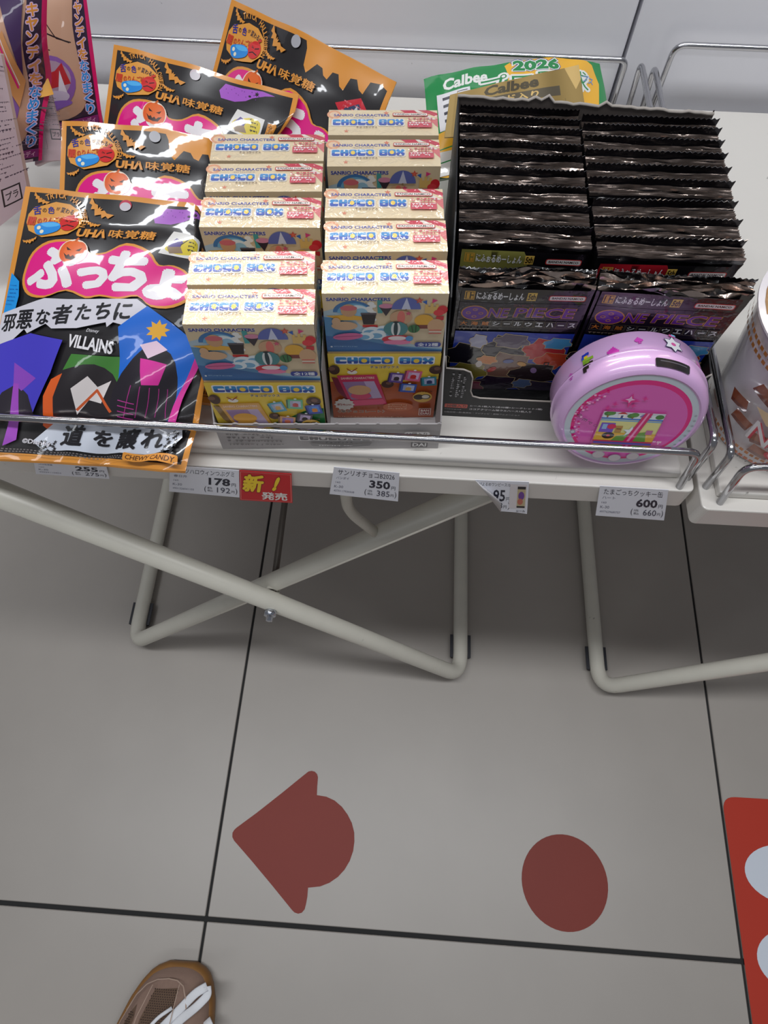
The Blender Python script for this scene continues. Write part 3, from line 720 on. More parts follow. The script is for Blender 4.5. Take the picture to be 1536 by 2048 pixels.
# ================================================================== HALLOWEEN CANDY BAGS
ORG = (226, 150, 58); BLK = (34, 31, 33); PNK = (232, 20, 136)
def mm(p): return [(a / 1000, b / 1000) for a, b in p]
def smooth_closed(p, n=3):
    out = []; L = len(p)
    for i in range(L):
        p0, p1, p2, p3 = p[i - 1], p[i], p[(i + 1) % L], p[(i + 2) % L]
        for k in range(n):
            t = k / n
            out.append(tuple(.5 * ((2 * p1[j]) + (-p0[j] + p2[j]) * t + (2 * p0[j] - 5 * p1[j] + 4 * p2[j] - p3[j]) * t * t + (-p0[j] + 3 * p1[j] - 3 * p2[j] + p3[j]) * t ** 3) for j in (0, 1)))
    return out
BGW, BGH = 0.1245, 0.158
def halloween_art(var, full=True):
    A = Art()
    A.rect(0, 0, BGW, BGH, ORG); A.rect(.0032, .0028, BGW - .0032, BGH - .0040, BLK)
    if var in ('drip',):
        d = [(64, 2), (66, 6), (67, 14), (70, 17), (73, 13), (75, 10.5), (79, 11), (81, 14), (84, 15), (86, 10.5), (90, 10), (93, 15), (96, 16), (98, 9), (102, 8), (105, 12), (108, 13), (110, 6), (116, 4.5), (121.5, 6), (121.5, 2)]
        A.poly(mm(d), ORG)
        A.rect(.0032, 0, BGW, .0028, ORG)
        cd = [(95, 22), (112, 15), (121, 24), (104, 33)]; A.poly(mm([(94, 23), (108, 15), (121, 24), (107, 33)]), (206, 40, 56)); A.poly(mm([(100, 23.5), (108, 18), (116, 24), (107, 29.5)]), (60, 70, 104)); A.star(.1075, .0240, .005, (214, 214, 222), n=4); A.marks(.099, .0195, .115, .0285, 4, (226, 120, 130), 3, .5)
    else:
        A.poly(mm([(74, 9.5), (77, 4.5), (88, 4.6), (102, 3.6), (110, 4.6), (104, 6), (96, 9), (92, 11.5), (85, 13.6), (76, 13.6)]), (170, 92, 200))
        for k in range(14): A.ell(.078 + .0017 * k, .0075 + .002 * math.sin(k * 1.7), .0003, .0003, (120, 60, 150), n=6)
        A.star(.0985, .0062, .0016, BLK, n=6); A.rect(.0935, .0078, .0948, .0088, BLK)
        A.poly(mm([(88.2, 17.6), (106.6, 19.3), (104.1, 32.5), (83.4, 31)]), (232, 230, 226))
        A.poly(smooth_closed(mm([(88, 24), (93, 22), (98, 20.5), (104, 22), (103, 29), (96, 30.5), (90, 30), (86, 28)])), (228, 206, 60)); A.poly(mm([(87, 26), (91, 21.5), (95, 23), (94, 26.5), (90, 29)]), (96, 80, 150)); A.poly(mm([(87, 27), (94, 26), (96, 29.5), (89, 30.5)]), (150, 128, 104)); A.line(mm([(98, 21), (94, 25)]), .0005, (40, 40, 40)); A.marks(.098, .0225, .103, .029, 3, (60, 60, 50), 5, .5)
    A.poly(mm([(109, 21), (116, 20), (117, 30), (112, 36), (107, 33)]), ORG); A.text('全', .1095, .0215, .1125, .0245, BLK, .0); A.text('種', .1090, .0250, .1120, .0280, BLK, .0); A.text('バ', .1130, .0220, .1155, .0245, BLK, 0); A.text('ッ', .1130, .0250, .1155, .0270, BLK, 0); A.text('グ', .1125, .0275, .1150, .0300, BLK, 0)
    A.ell(.0583, .0056, .0033, .0031, (196, 40, 70) if var == 'hole_red' else (206, 190, 196)); A.ell(.0583, .0063, .0030, .0024, (206, 200, 206))if var != 'drip' else A.ell(.0583, .0056, .0033, .0031, (176, 176, 182))
    A.bat(.0105, .0066, .0052, ORG, 28); A.bat(.0440, .0095, .0088, ORG, 32); A.bat(.0425, .0180, .0046, ORG, 14); A.bat(.0093, .0300, .0042, ORG, -18)
    A.poly(mm([(5.1, 15.1), (8.2, 10.8), (12, 10.0), (19.2, 7.1), (27, 7.6), (34, 11.5), (36.6, 16), (35.8, 20.8), (30.8, 25.1), (23.5, 26.6), (16.1, 27.7), (7.3, 24.4), (5.0, 20)]), (232, 160, 66))
    A.arc_text('TRICK HALLOWEEN', .0215, .0195, .0162, -116, 0, .0032, .0021, ORG, .02)
    A.text('舌', .0078, .0105, .0120, .0150, (40, 44, 150), .03, rot=-12); A.text('の', .0128, .0112, .0150, .0134, (70, 50, 40), .01); A.text('色', .0158, .0100, .0194, .0138, (40, 44, 150), .02); A.text('が', .0202, .0098, .0222, .0116, (70, 50, 40), .01); A.text('変わる', .0228, .0100, .0300, .0130, (50, 44, 70), .01, rot=8); A.text('!?', .0305, .0118, .0328, .0142, (50, 44, 70), .01, rot=14)
    A.text('闇', .0060, .0166, .0102, .0212, (206, 60, 30), .03); A.text('のりんご味', .0112, .0158, .0262, .0194, (206, 70, 34), .02, rot=-8)
    A.ell(.0296, .0186, .0052, .0048, (214, 40, 40)); A.text('>', .0268, .0170, .0290, .0182, (40, 14, 14), .03, rot=20); A.line(mm([(26.5, 21), (29, 20), (33, 20.8)]), .0006, (40, 14, 14)); A.line(mm([(30, 18), (33, 17)]), .0006, (40, 14, 14)); A.line(mm([(30.5, 13.6), (32.5, 12.6)]), .0014, (206, 60, 40))
    A.poly(smooth_closed(mm([(10.5, 22), (13.5, 20), (21, 18.6), (25.5, 20.5), (24.5, 24), (17, 26.5), (12.5, 26)])), (34, 142, 226)); A.poly(smooth_closed(mm([(14, 20.4), (21, 19), (25, 20.6), (18, 22)])), (84, 182, 244)); A.ell(.0133, .0226, .0012, .0011, (240, 236, 210), n=10); A.ell(.0156, .0247, .0012, .0011, (240, 236, 210), n=10)
    A.text('UHΛ', .0362, .0212, .0528, .0262, ORG, .05, shear=.12, rot=-2); A.text('味覚糖', .0542, .0202, .0798, .0250, ORG, .018, shear=.06, rot=-2)
    cl = smooth_closed(mm([(11.8, 55.1), (11.0, 46.9), (13.4, 36.7), (21.5, 30.1), (34.9, 28.4), (43.5, 30.6), (47.0, 34.9), (55.7, 33.6), (65.7, 27.7), (78.8, 30.7), (85.5, 37.7), (92.9, 37.0), (102.3, 41.3), (107.2, 53.7), (98.9, 61.2), (87.3, 62.3), (79.1, 57.2), (69.2, 59.6), (58.3, 58.8), (50.3, 60.5), (38.9, 57.3), (27.4, 62.3), (17.3, 61.2)]))
    cx, cy = .058, .046
    A.poly(cl, ORG); A.poly([(cx + (x - cx) * .966, cy + (y - cy) * .92) for x, y in cl], PNK)
    W_ = (240, 236, 240)
    A.text('ぷ', .0160, .0350, .0405, .0560, W_, .060); A.text('っ', .0440, .0435, .0590, .0540, W_, .075); A.text('ち', .0600, .0335, .0800, .0540, W_, .060); A.text('ょ', .0825, .0410, .1000, .0565, W_, .075)
    A.ell(.0378, .0352, .0080, .0070, (244, 226, 206)); A.ell(.0350, .0354, .0044, .0060, (232, 100, 40)); A.ell(.0406, .0354, .0044, .0060, (232, 100, 40)); A.ell(.0378, .0354, .0050, .0064, (238, 112, 46)); A.line(mm([(37.6, 29.2), (38.6, 27.6)]), .0012, (206, 100, 40))
    A.poly(mm([(33.6, 32.8), (36.8, 34.6), (34.6, 34.8)]), (60, 20, 10)); A.poly(mm([(42.2, 32.8), (39, 34.6), (41.2, 34.8)]), (60, 20, 10))
    A.poly(mm([(33, 36.4), (35, 37.8), (36, 37), (37.2, 38.3), (38.4, 37.2), (39.6, 38.3), (40.8, 37), (43, 36.2), (41, 39.4), (38, 40), (35, 39.6)]), (60, 20, 10))
    if not full: return A
    A.poly(mm([(3.2, 49), (9.4, 53.7), (11.5, 62), (11, 71), (3.2, 72)]), (20, 150, 230)); A.marks(.004, .056, .010, .069, 6, (10, 90, 170), 2, .3)
    wp = mm([(3.4, 72.6), (18.2, 67.1), (29.1, 62.6), (41.1, 62.0), (60, 60.5), (79.6, 58.9), (85.4, 62.5), (86.1, 69.9), (79.8, 74.7), (70, 73), (67.0, 76), (66, 73.4), (50.1, 78.0), (35.7, 79.1), (32, 76.6), (22.0, 82.8), (20, 80.6), (11.6, 89.4), (3.3, 90.7)])
    A.poly(wp, (214, 212, 222))
    ch = '邪悪な者たちに'
    xs = [(9.5, 77.8, 8.4), (19.5, 75.2, 9.2), (30.0, 73.0, 7.2), (40.2, 70.8, 9.6), (52.0, 68.6, 8.0), (63.0, 67.2, 8.2), (74.0, 66.4, 8.2)]
    for c_, (x, y, z) in zip(ch, xs): A.text(c_, (x - z / 2) / 1000, (y - z * .55) / 1000, (x + z / 2) / 1000, (y + z * .55) / 1000, (22, 20, 26), .03, shear=.18, rot=-8)
    A.text('Disney', .0562, .0778, .0632, .0802, (226, 224, 230), .0, shear=.3); A.text('VILLAINS', .0468, .0824, .0722, .0898, (232, 230, 234), .03, rot=4)
    A.poly(mm([(3.3, 91.5), (14, 87), (24.3, 82.6), (43.7, 85.3), (40, 104.3), (30, 130), (3.3, 131)]), (70, 62, 196))
    A.poly(mm([(6, 131), (12, 118), (20, 112), (27, 118), (32, 131)]), (40, 34, 44)); A.poly(mm([(17, 100), (31, 108), (23, 116), (18, 112)]), (140, 70, 190)); A.poly(mm([(18, 112), (21, 112), (24, 146), (18, 150)]), (160, 70, 190))
    A.poly(mm([(50.4, 92.8), (76.5, 91.6), (82.0, 127.7), (44.7, 130.3), (42, 116)]), (64, 128, 50))
    A.poly(smooth_closed(mm([(43, 106), (52, 100), (63, 97), (74, 102), (81, 114), (82, 128), (70, 131), (46, 131), (40, 122)]), 2), (36, 30, 34)); A.poly(mm([(41, 108), (47, 104), (43, 118), (44, 140), (38, 136), (37, 118)]), (226, 96, 34)); A.poly(mm([(52, 112), (60, 104), (66, 110), (74, 106), (70, 120), (62, 118), (56, 127)]), (226, 218, 216)); A.line(mm([(56, 124), (66, 112), (76, 124)]), .0016, (206, 90, 40))
    A.poly(mm([(73.3, 75.2), (85.8, 62.3), (100, 70), (111.6, 78.1), (116.0, 85.5), (110.8, 127.5), (81.2, 126.3), (76.5, 92)]), (24, 108, 214))
    A.poly(smooth_closed(mm([(84, 92), (92, 84), (103, 88), (108, 100), (109, 127), (80, 127), (76, 112)]), 2), (32, 26, 36)); A.poly(mm([(88, 92), (102, 94), (99, 106), (91, 107)]), (222, 50, 160)); A.star(.0935, .0750, .0062, (238, 176, 40), n=9, q=.6); A.poly(mm([(86, 84), (94, 81), (101, 86), (92, 92)]), (236, 206, 226))
    for k in range(5): A.line(mm([(86 + k * 4.5, 108), (83 + k * 6, 126)]), .0004, (170, 40, 130))
    A.poly(mm([(116, 85), (118.5, 87), (112, 131), (108, 131)]), (222, 50, 160))
    for k in range(4): A.line(mm([(80, 117 + k * 3), (88, 118 + k * 3)]), .0005, (190, 60, 150))
    A.poly(mm([(34, 146), (44, 134), (52, 132), (60, 130.5), (116.1, 130), (119, 138), (114, 146), (104, 149), (70, 150), (53, 150), (40, 151)]), (206, 212, 224))
    for k in range(16): A.star((113 + 3 * math.sin(k * 2.3)) / 1000, (134 + k) / 1000, .0016, BLK, n=5); A.star((42 + 4 * math.cos(k * 1.9)) / 1000, (145 + k * .4) / 1000, .0012, BLK, n=5)
    for c_, (x, y, z) in zip('道を譲れ', ((56, 140.5, 12.5), (73, 140.5, 9), (88, 140.5, 13), (103, 139.5, 11))): A.text(c_, (x - z / 2) / 1000, (y - z * .48) / 1000, (x + z / 2) / 1000, (y + z * .48) / 1000, (22, 20, 26), .035, shear=.15)
    A.text('©Disney', .0280, .1448, .0438, .1486, (220, 216, 222), .02)
    for k in range(2):
        for i in range(58): A.rect(.004 + i * .002, .1512 + k * .0012, .0052 + i * .002, .1518 + k * .0012, (120, 112, 110))
    A.rrect(.0890, .1490, .1200, .1536, .001, (226, 150, 58)); A.text('CHEWY CANDY', .0905, .1500, .1185, .1528, (90, 50, 20), .02, shear=.15)
    return A
XLIM = lambda y: -.1036 - (y - .2066) * math.tan(TRZ) - .0042 + max(0, y - .380) * 3
def bag_surface(c, bulge, kind, gx=0.00498):
    TL, TR, BR, BL = [Vector(p) for p in c]; n = (BL - TL).cross(TR - TL).normalized()
    def fn(a, b):
        u, v = a / BGW, b / BGH
        p = (TL * (1 - u) + TR * u) * (1 - v) + (BL * (1 - u) + BR * u) * v
        uu, vv = min(max(u, 0), 1), min(max(v, 0), 1)
        e = (math.sin(PI * uu) ** .8 if 0 < uu < 1 else 0) * (max(0, math.sin(PI * min(max((vv - .10) / (.74 if kind == 1 else .86), 0), 1))) ** .75)
        h = bulge * e + .0012 * math.sin(17 * uu + 3 * vv) * math.sin(9 * vv + 2) * (1 - abs(2 * uu - 1) ** 4) + .0008 * math.sin(31 * uu * vv + 5)
        if kind == 1:
            h += .0035 * math.exp(-((vv - 1) / .10) ** 2) * math.sin(uu * 7.5 + .6); h += .0022 * math.exp(-((uu - 1) / .12) ** 2 - ((vv - .25) / .18) ** 2) * math.sin(40 * (vv - uu))
        if kind == 2: h += .009 * math.sin(PI * uu) * (1 - vv) ** 2
        if kind == 3: h += .002 * math.sin(6 * uu) * (1 - vv)
        if kind == 4: h += .006 * math.sin(PI * uu) ** 2 * (1 - vv) - .004 * uu
        p = p + n * h
        if kind != 4:
            xl = XLIM(p.y); k = .006
            if p.x > xl - k:
                ex = p.x - (xl - k); sh = k * (1 - math.exp(-ex / k)); p.z -= (ex - sh) * .8; p.x = xl - k + sh
        else:
            yl = .3815 if p.x > -.117 else .3815 - (-.117 - p.x) * 2.2
            if p.y < yl: p.z -= (yl - p.y) * .1 + .004; p.y = yl + (yl - p.y) * .02
        if kind == 3: p.z -= .003 * vv
        if kind == 4: p.z -= .010 * min(1, vv * 2.5)
        zl = .5436
        if p.z < zl and p.y > .190: p.z = zl + (zl - p.z) * .02
        return p
    return Curved(fn, BGW / 25)
def candy_bag(c, bulge, kind, var, label, th=.010):
    root = empty('candy_bag', tuple((Vector(c[2]) + Vector(c[3])) / 2), 0, label, 'candy bag')
    sf = bag_surface(c, bulge, kind)
    H = round(BGH / sf.g) * sf.g
    body = solid_sheet('pouch', sf, BGW, H, lambda u, v: .0006 + th * (math.sin(PI * min(max(u, 0), 1)) ** .8) * max(0, math.sin(PI * min(max((v - .10) / .88, 0), 1))) ** .8 if False else .0007, M_BAGB, root)
    art = halloween_art(var, True)
    pr_ = art.build('printed_front', sf, P_FILM, root, dh=1.5e-5, h0=.00012)
    for o in (body, pr_): o.location = -root.location
    return root
M_BAGB = mat('orange_film', ORG, 0.3, coat=1.0)
b1c = [(-.2122, .3137, .632), (-.0880, .3050, .632), (-.1208, .1870, .5475), (-.2458, .1890, .5475)]
b2c = [(-.2090, .3740, .6290), (-.0870, .3720, .6170), (-.0900, .2350, .5450), (-.2120, .2370, .5500)]
b3c = [(-.1949, .4490, .6300), (-.0718, .4065, .6305), (-.0954, .2760, .5430), (-.2185, .3190, .5440)]
b4c = [(-.1210, .4780, .6440), (-.0138, .4020, .6450), (-.0735, .2970, .5430), (-.1810, .3710, .5430)]
candy_bag(b1c, .009, 1, 'hole_red', 'frontmost black and orange candy bag with pink lettering, its bottom slipped under the wire guard')
candy_bag(b2c, .006, 2, 'drip', 'second black candy bag from the front, whose orange border drips, behind the frontmost')
candy_bag(b3c, .005, 3, 'plain', 'third black candy bag with a purple blob and small white square at top right')
candy_bag(b4c, .005, 4, 'drip', 'rearmost tilted black candy bag with dripping orange border, before the back wall')

# ================================================================== WAFER PACKS IN THEIR BLACK CARTON
CX0, CX1, CY0, CY1 = 0.0236, 0.1692, 0.2384, 0.3820
ctn = empty('display_carton', (CX0, CY0, ZT + .0002), 0, 'black printed cardboard carton holding two rows of black foil wafer packs', 'display carton')
def ctn_poly(name, pts, origin, du, dn, t, m, parent):   # polygon in a wall plane, thickness t
    o, du, dn = Vector(origin), Vector(du), Vector(dn)
    V = [o + du * a + Vector((0, 0, 1)) * b for a, b in pts]; n = len(V); V += [p + dn * t for p in V[:n]]
    F = [tuple(range(n)), tuple(range(n, 2 * n))[::-1]] + [(i, n + i, n + (i + 1) % n, (i + 1) % n) for i in range(n)]
    o = meshob(name, V, F, m, parent)
    bm = bmesh.new(); bm.from_mesh(o.data); bmesh.ops.recalc_face_normals(bm, faces=bm.faces[:]); bm.to_mesh(o.data); bm.free(); return o
CW = CX1 - CX0; CDp = CY1 - CY0
def cf(px, py): p = ony(px, py, CY0); return (p.x - CX0, p.z - ZT)
fw = [(0, 0), (CW, 0), (CW, .052), (CW - .0012, .0505), (CW - .004, .0455), (CW - .012, .045), (CW - .016, .040), (CW - .0165, .024), (CW - .021, .0195)]
lft = [(0.0235, .0195), (0.0190, .0210), (0.0172, .0260), (0.0168, .0385), (0.0150, .0435), (0.0110, .0455), (0.0012, .0460), (0.0006, .0500), (0, .0560)]
ctn_poly('carton_front', fw + lft, (0, 0, 0), (1, 0, 0), (0, 1, 0), .0008, M_BLKCARD, ctn)
edge = rounded([], []) if False else None
M_RAW = mat('raw_card_edge', (176, 168, 160), 0.8)
tube('cut_edge', [(x, .0004, z + .0001) for x, z in (lft[::-1] + fw[::-1][:7])], .00055, M_RAW, ctn, bend=0, seg=6)
for nm, x in (('side_wall', 0.0), ('side_wall', CW - .0008)):
    ctn_poly(nm, [(0.0009, 0), (CDp, 0), (CDp, .108), (.060, .100), (.020, .080), (.0009, .056)] if x == 0 else [(0.0009, 0), (CDp, 0), (CDp, .106), (CDp - .003, .075), (.0009, .052)], (x, 0, 0), (0, 1, 0), (1, 0, 0), .0008, M_BLKCARD, ctn)
rg = random.Random(3)
bt = [(CW * k / 40, .1075 + .0012 * rg.random() + (.004 * rg.random() if k in (12, 13, 14, 23) else 0) - .004 * (k / 40)) for k in range(41)]
ctn_poly('back_wall', [(0, 0), (CW, 0)] + bt[::-1], (0, CDp - .0012, 0), (1, 0, 0), (0, 1, 0), .0008, mat('inner_card', (92, 84, 80), .7), ctn)
tube('torn_edge', [(x, CDp - .0008, z + .0004) for x, z in bt], .0009, M_RAW, ctn, bend=0, seg=6)
bmob('carton_floor', box_bm(.0009, CW - .0009, .0009, CDp - .0015, 0, .0008), M_BLKCARD, ctn)
A = Art(); H0 = .0455
A.rrect(.0035, H0 - .0130, .0172, H0 - .0092, .0006, (186, 60, 40)); A.text('20個入り', .0045, H0 - .0125, .0164, H0 - .0097, (20, 14, 14), .02)
A.text('シール1枚入り(全35種+シークレット1種)', .0186, H0 - .0128, .0620, H0 - .0109, (214, 212, 214), .02)
A.text('ココアクリーム味ウエハース1枚入り', .0186, H0 - .0096, .0560, H0 - .0077, (214, 212, 214), .02)
A.marks(.0038, H0 - .0080, .0180, H0 - .0068, 1, (150, 148, 150), 2, .6); A.text('©尾田栄一郎/集英社・フジテレビ・東映アニメーション', .0038, H0 - .0056, .0500, H0 - .0040, (160, 158, 160), .0)
for k, xx in enumerate((.0052, .0085, .0118)): A.marks(xx, .0030 + (.002 if k == 2 else 0), xx + .0016, .0250, 12, (150, 148, 152), 20 + k, .8)
A.build('front_print', Flat((0, 0, H0), (1, 0, 0), (0, 0, -1)), P_CARD, ctn)

PKW, PKH, PKT = 0.0668, 0.1038, 0.0110
def pack_mesh(seed, wav=1.0, gather=0.0, flare=0.0):
    rg = random.Random(seed); ph = [rg.random() * 6.28 for _ in range(8)]
    teeth = 27; N = teeth * 2
    prof = []   # (y, z, ridge weight, crimp flag)
    t = PKT / 2
    for z in (0.0, 0.012, 0.03, 0.05, 0.07, 0.085, 0.093): prof.append((-t * (0.35 + .65 * math.sin(PI * min(1, .12 + z / .12 * .75)) ** .6), z, 0, 0))
    prof.append((-t, 0.098, 1, 0))
    R = 6; pit = (PKT - .0018) / R; METAL = set()
    for k in range(R):
        y = -t + pit * (k + .15); g = gather * k * .0006
        prof.append((y, .0975 + g, 1, 0)); prof.append((y + .18 * pit, .0993 + g, 1, 0)); METAL.add(len(prof) - 1); prof.append((y + .50 * pit, .1003 + g, 1, 0))
    zc = .0995 + gather * .003
    prof.append((t - .0016, zc - .0012, 1, 0)); prof.append((t - .0014, zc + .0020, .6, 0)); prof.append((t - .0013, PKH, .5, 1))
    prof.append((t - .0008, PKH, .5, 1)); prof.append((t - .0006, .09, 0, 0)); prof.append((t, .07, 0, 0)); prof.append((t, .02, 0, 0)); prof.append((0, 0.0, 0, 0))
    V = []; P = len(prof)
    for i in range(N + 1):
        s_ = i / N; x = (s_ - .5) * PKW
        for j, (y, z, rw, cr) in enumerate(prof):
            dz = rw * (.0009 if gather else .00035) * wav * (math.sin(s_ * 9 + ph[j % 8]) + .6 * math.sin(s_ * 23 + ph[(j + 3) % 8] + j)) + rw * rg.uniform(-.00012, .00012)
            dy = rw * (.0006 if gather else .00028) * wav * (math.sin(s_ * 7 + ph[(j // 2) % 8]) + .5 * math.sin(s_ * 31 + ph[(j + 1) % 8]))
            if cr: dz = dz * .4 + (.0006 if i % 2 == 0 else -.0004); dy *= .8
            xs = x * (1 + ((flare if x > 0 else .004) + .008) * (z / PKH) ** 5)
            V.append((xs, y + dy + rw * .0005 * math.sin(s_ * 5 + ph[5]), z + dz))
    F = []
    for i in range(N):
        for j in range(P):
            a, b = i * P + j, i * P + (j + 1) % P
            F.append((a, b, b + P, a + P))
    F.append(tuple(range(P))); F.append(tuple(N * P + j for j in range(P))[::-1])
    me = bpy.data.meshes.new('pouch'); me.from_pydata(V, [], F); me.update(); 
    bm = bmesh.new(); bm.from_mesh(me); bmesh.ops.recalc_face_normals(bm, faces=bm.faces[:]); bm.to_mesh(me); bm.free()
    me.polygons.foreach_set('use_smooth', [True] * len(me.polygons))
    me.materials.append(M_FOIL); me.materials.append(M_FOLD)
    bm = bmesh.new(); bm.from_mesh(me)
    jj = {v.index: v.index % P for v in bm.verts}
    for f in bm.faces:
        js = sorted({jj[v.index] for v in f.verts})
        if len(js) == 2 and js[1] - js[0] == 1 and js[0] in METAL: f.material_index = 1
    for e in bm.edges:
        if len(e.link_faces) == 2 and e.calc_face_angle(0) > .9: e.smooth = False
    bm.to_mesh(me); bm.free()
    return me
PM = [pack_mesh(k, 1.0) for k in range(5)]; PMR = [pack_mesh(k + 20, 1.0, 0, .10) for k in range(4)]; PMF = [pack_mesh(11, 1.6, 1.0), pack_mesh(12, 1.6, .6, .10)]
def namco(A, x0, y0, x1, y1):
    A.rrect(x0, y0, x1, y1, (y1 - y0) * .3, (196, 50, 50)); e = (y1 - y0) * .13
    A.rrect(x0 + e, y0 + e, x1 - e, y1 - e, (y1 - y0) * .2, (222, 214, 214)); A.text('BANDAI NAMCO', x0 + e * 3.2, y0 + e * 2.4, x1 - e * 3.2, y1 - e * 2.4, (34, 26, 28), .03)
def pack_art(head, full):
    A = Art(); W = PKW; m = .0016
    A.rect(m, 0, W - m, .096 if full else .030, (18, 16, 20))
    if head: A.poly([(m, 0), (W * .50, 0), (W * .56, .0075), (W * .50, .0130), (m, .0130)], head)
    A.frame(.0035, .0022, .0085, .0082, .0005, (196, 150, 60)); A.rect(.0045, .0030, .0060, .0075, (196, 150, 60)); A.rect(.0066, .0030, .0078, .0046, (196, 150, 60)); A.rect(.0066, .0054, .0078, .0075, (196, 150, 60))
    A.text('にふぉるめーしょん', .0095, .0028, .0330, .0074, (226, 226, 230), .035)
    A.rect(.0345, .0022, .0392, .0080, (206, 170, 80)); A.text('5th', .0350, .0030, .0388, .0072, (40, 24, 10), .03)
    namco(A, .0455, .0040, .0640, .0078)
    if not full: return A
    PU, GO = (98, 40, 150), (200, 134, 60)
    A.text('ワンピース', .0260, .0112, .0355, .0128, (120, 40, 60), .02)
    A.poly([(m, .0100), (W - m, .0100), (W - m, .0230), (m, .0230)], (26, 16, 34))
    A.text('ワンピース', .0290, .0106, .0390, .0122, (130, 50, 70), .02)
    A.ell(.0100, .0178, .0070, .0056, GO); A.ell(.0100, .0178, .0064, .0050, PU)
    for dx, dy in ((0, -.0026), (0, .0026), (-.0032, 0), (.0032, 0)): A.ell(.0100 + dx, .0178 + dy, .0013, .0010, GO, n=8); A.ell(.0100 + dx, .0178 + dy, .0009, .0006, PU, n=8)
    A.text('NE', .0172, .0136, .0272, .0208, PU, .02, outline=[(GO, .03)], shear=.1); A.text('PIECE', .0305, .0130, .0610, .0202, PU, .02, outline=[(GO, .03)], shear=.1)
    for k, c_ in enumerate('大海賊シールウエハース'):
        x = .0026 + k * .00565; y = .0232 - k * .00005
        A.rect(x, y, x + .0053, y + .0050, (120, 110, 96)); A.rect(x + .0002, y + .0002, x + .0051, y + .0048, (16, 14, 18))
        A.text(c_, x + .0009, y + .0010, x + .0044, y + (.0040 if c_ != 'ー' else .0030) if c_ != 'ー' else y + .0030, (206, 120, 40) if k < 3 else (226, 226, 228), .03) if c_ != 'ー' else A.rect(x + .0010, y + .0022, x + .0043, y + .0029, (226, 226, 228))
    A.text('ロマンスドーン・王下七武海篇', .0030, .0292, .0250, .0308, (130, 116, 96), .0) if False else A.marks(.0030, .0294, .0250, .0310, 1, (130, 116, 96), 6, .8)
    A.rect(m, .0318, W - m, .0860, (30, 60, 168))
    # generic dark fantasy scene: smoke, cloaks, rocks, fur (no figures)
    for x, y, a, b, c_ in ((.010, .052, .012, .010, (24, 22, 34)), (.030, .048, .012, .013, (40, 34, 50)), (.052, .046, .012, .010, (190, 44, 50)), (.058, .056, .010, .008, (206, 70, 36)), (.034, .062, .014, .013, (120, 88, 76)), (.050, .070, .014, .012, (46, 34, 40)), (.012, .068, .012, .008, (128, 118, 50)), (.030, .080, .014, .009, (44, 30, 50)), (.012, .084, .012, .008, (150, 70, 90)), (.056, .084, .012, .008, (60, 50, 70)), (.058, .040, .008, .005, (70, 150, 200)), (.015, .040, .005, .006, (176, 176, 200)), (.033, .039, .010, .006, (96, 84, 104)), (.022, .056, .006, .004, (206, 120, 40)), (.046, .079, .006, .005, (90, 110, 150))):
        A.poly([(x + a * (1 + .16 * math.sin(k * 2.4)) * math.cos(k * PI / 8), y + b * (1 + .16 * math.sin(k * 2.4)) * math.sin(k * PI / 8)) for k in range(16)], (196, 176, 130))
        A.poly([(x + (a - .0004) * (1 + .16 * math.sin(k * 2.4)) * math.cos(k * PI / 8), y + (b - .0004) * (1 + .16 * math.sin(k * 2.4)) * math.sin(k * PI / 8)) for k in range(16)], c_)
    A.rect(m, .0860, W - m, .096, (18, 16, 20))
    for k in range(5): A.ell(.018 + .008 * k, .060 + .005 * math.sin(k * 2), .0018, .0030, ((206, 196, 190), (190, 60, 60), (80, 90, 150), (206, 150, 60), (150, 120, 170))[k], rot=k * 40)
    A.rect(.0545, .0570, .0575, .0600, (24, 20, 26)); A.rect(.0552, .0577, .0568, .0593, (206, 70, 36))
    return A
def pack_front_surf(seed, wav=1.0):
    def fn(a, b):
        t = PKT / 2; z = .0965 - b
        y = -t * (0.35 + .65 * math.sin(PI * min(1, .12 + max(z, 0) / .12 * .75)) ** .6) - .0006
        if z > .093: y = -t - .0006
        u = a / PKW
        y -= .0011 * wav * math.sin(PI * u) * (.5 + .5 * math.sin(5 * u + b * 90)) * min(1, b / .004)
        return ((u - .5) * PKW, y, z)
    return Curved(fn, PKW / 16)
AH = {'gold': pack_art((130, 128, 66), False), 'red': pack_art((150, 24, 36), False), 'full': pack_art(None, True)}
_tmpl = {}
def wafer(xc, yc, side, k, me, kind, lean, label, sx=1.0, zrot=0, gap=None):
    root = empty('wafer_pack', (xc, yc, ZT + .0014), 0, label, 'wafer pack', 'black wafer packs in the carton')
    root.rotation_euler = (lean, 0, zrot)
    sy0 = 1.0 if gap is None else min(1.0, (gap - .0012) / PKT)
    sy = .72 if kind == 'full' else sy0
    b = link(bpy.data.objects.new('pouch', me), root); b.scale = (sx, sy, 1)
    if kind:
        if kind not in _tmpl: _tmpl[kind] = AH[kind].build('printed_front', pack_front_surf(1), P_FOIL, None, dh=1e-5, h0=.0002).data; bpy.data.objects.remove([o for o in COL.objects if o.data == _tmpl[kind]][0])
        c = link(bpy.data.objects.new('printed_front', _tmpl[kind]), root); c.scale = (sx, sy, 1); c.location.z = .002 if kind == 'full' else 0; c.location.y = -.0004
    return root
ordn = ['rearmost', 'second from the back', 'third from the back', 'fourth from the back', 'fifth from the back', 'sixth from the back', 'seventh from the back', 'eighth from the back', 'ninth from the back']
ztop = ZT + .001 + PKH
ly0 = [onz(960, py, ztop).y for py in (210, 228, 254, 282, 307, 337, 370, 408, 449)]
ly0[0] = min(ly0[0], CY1 - .0034); ly0[1] = min(ly0[1], ly0[0] - .0088)
ly = ly0
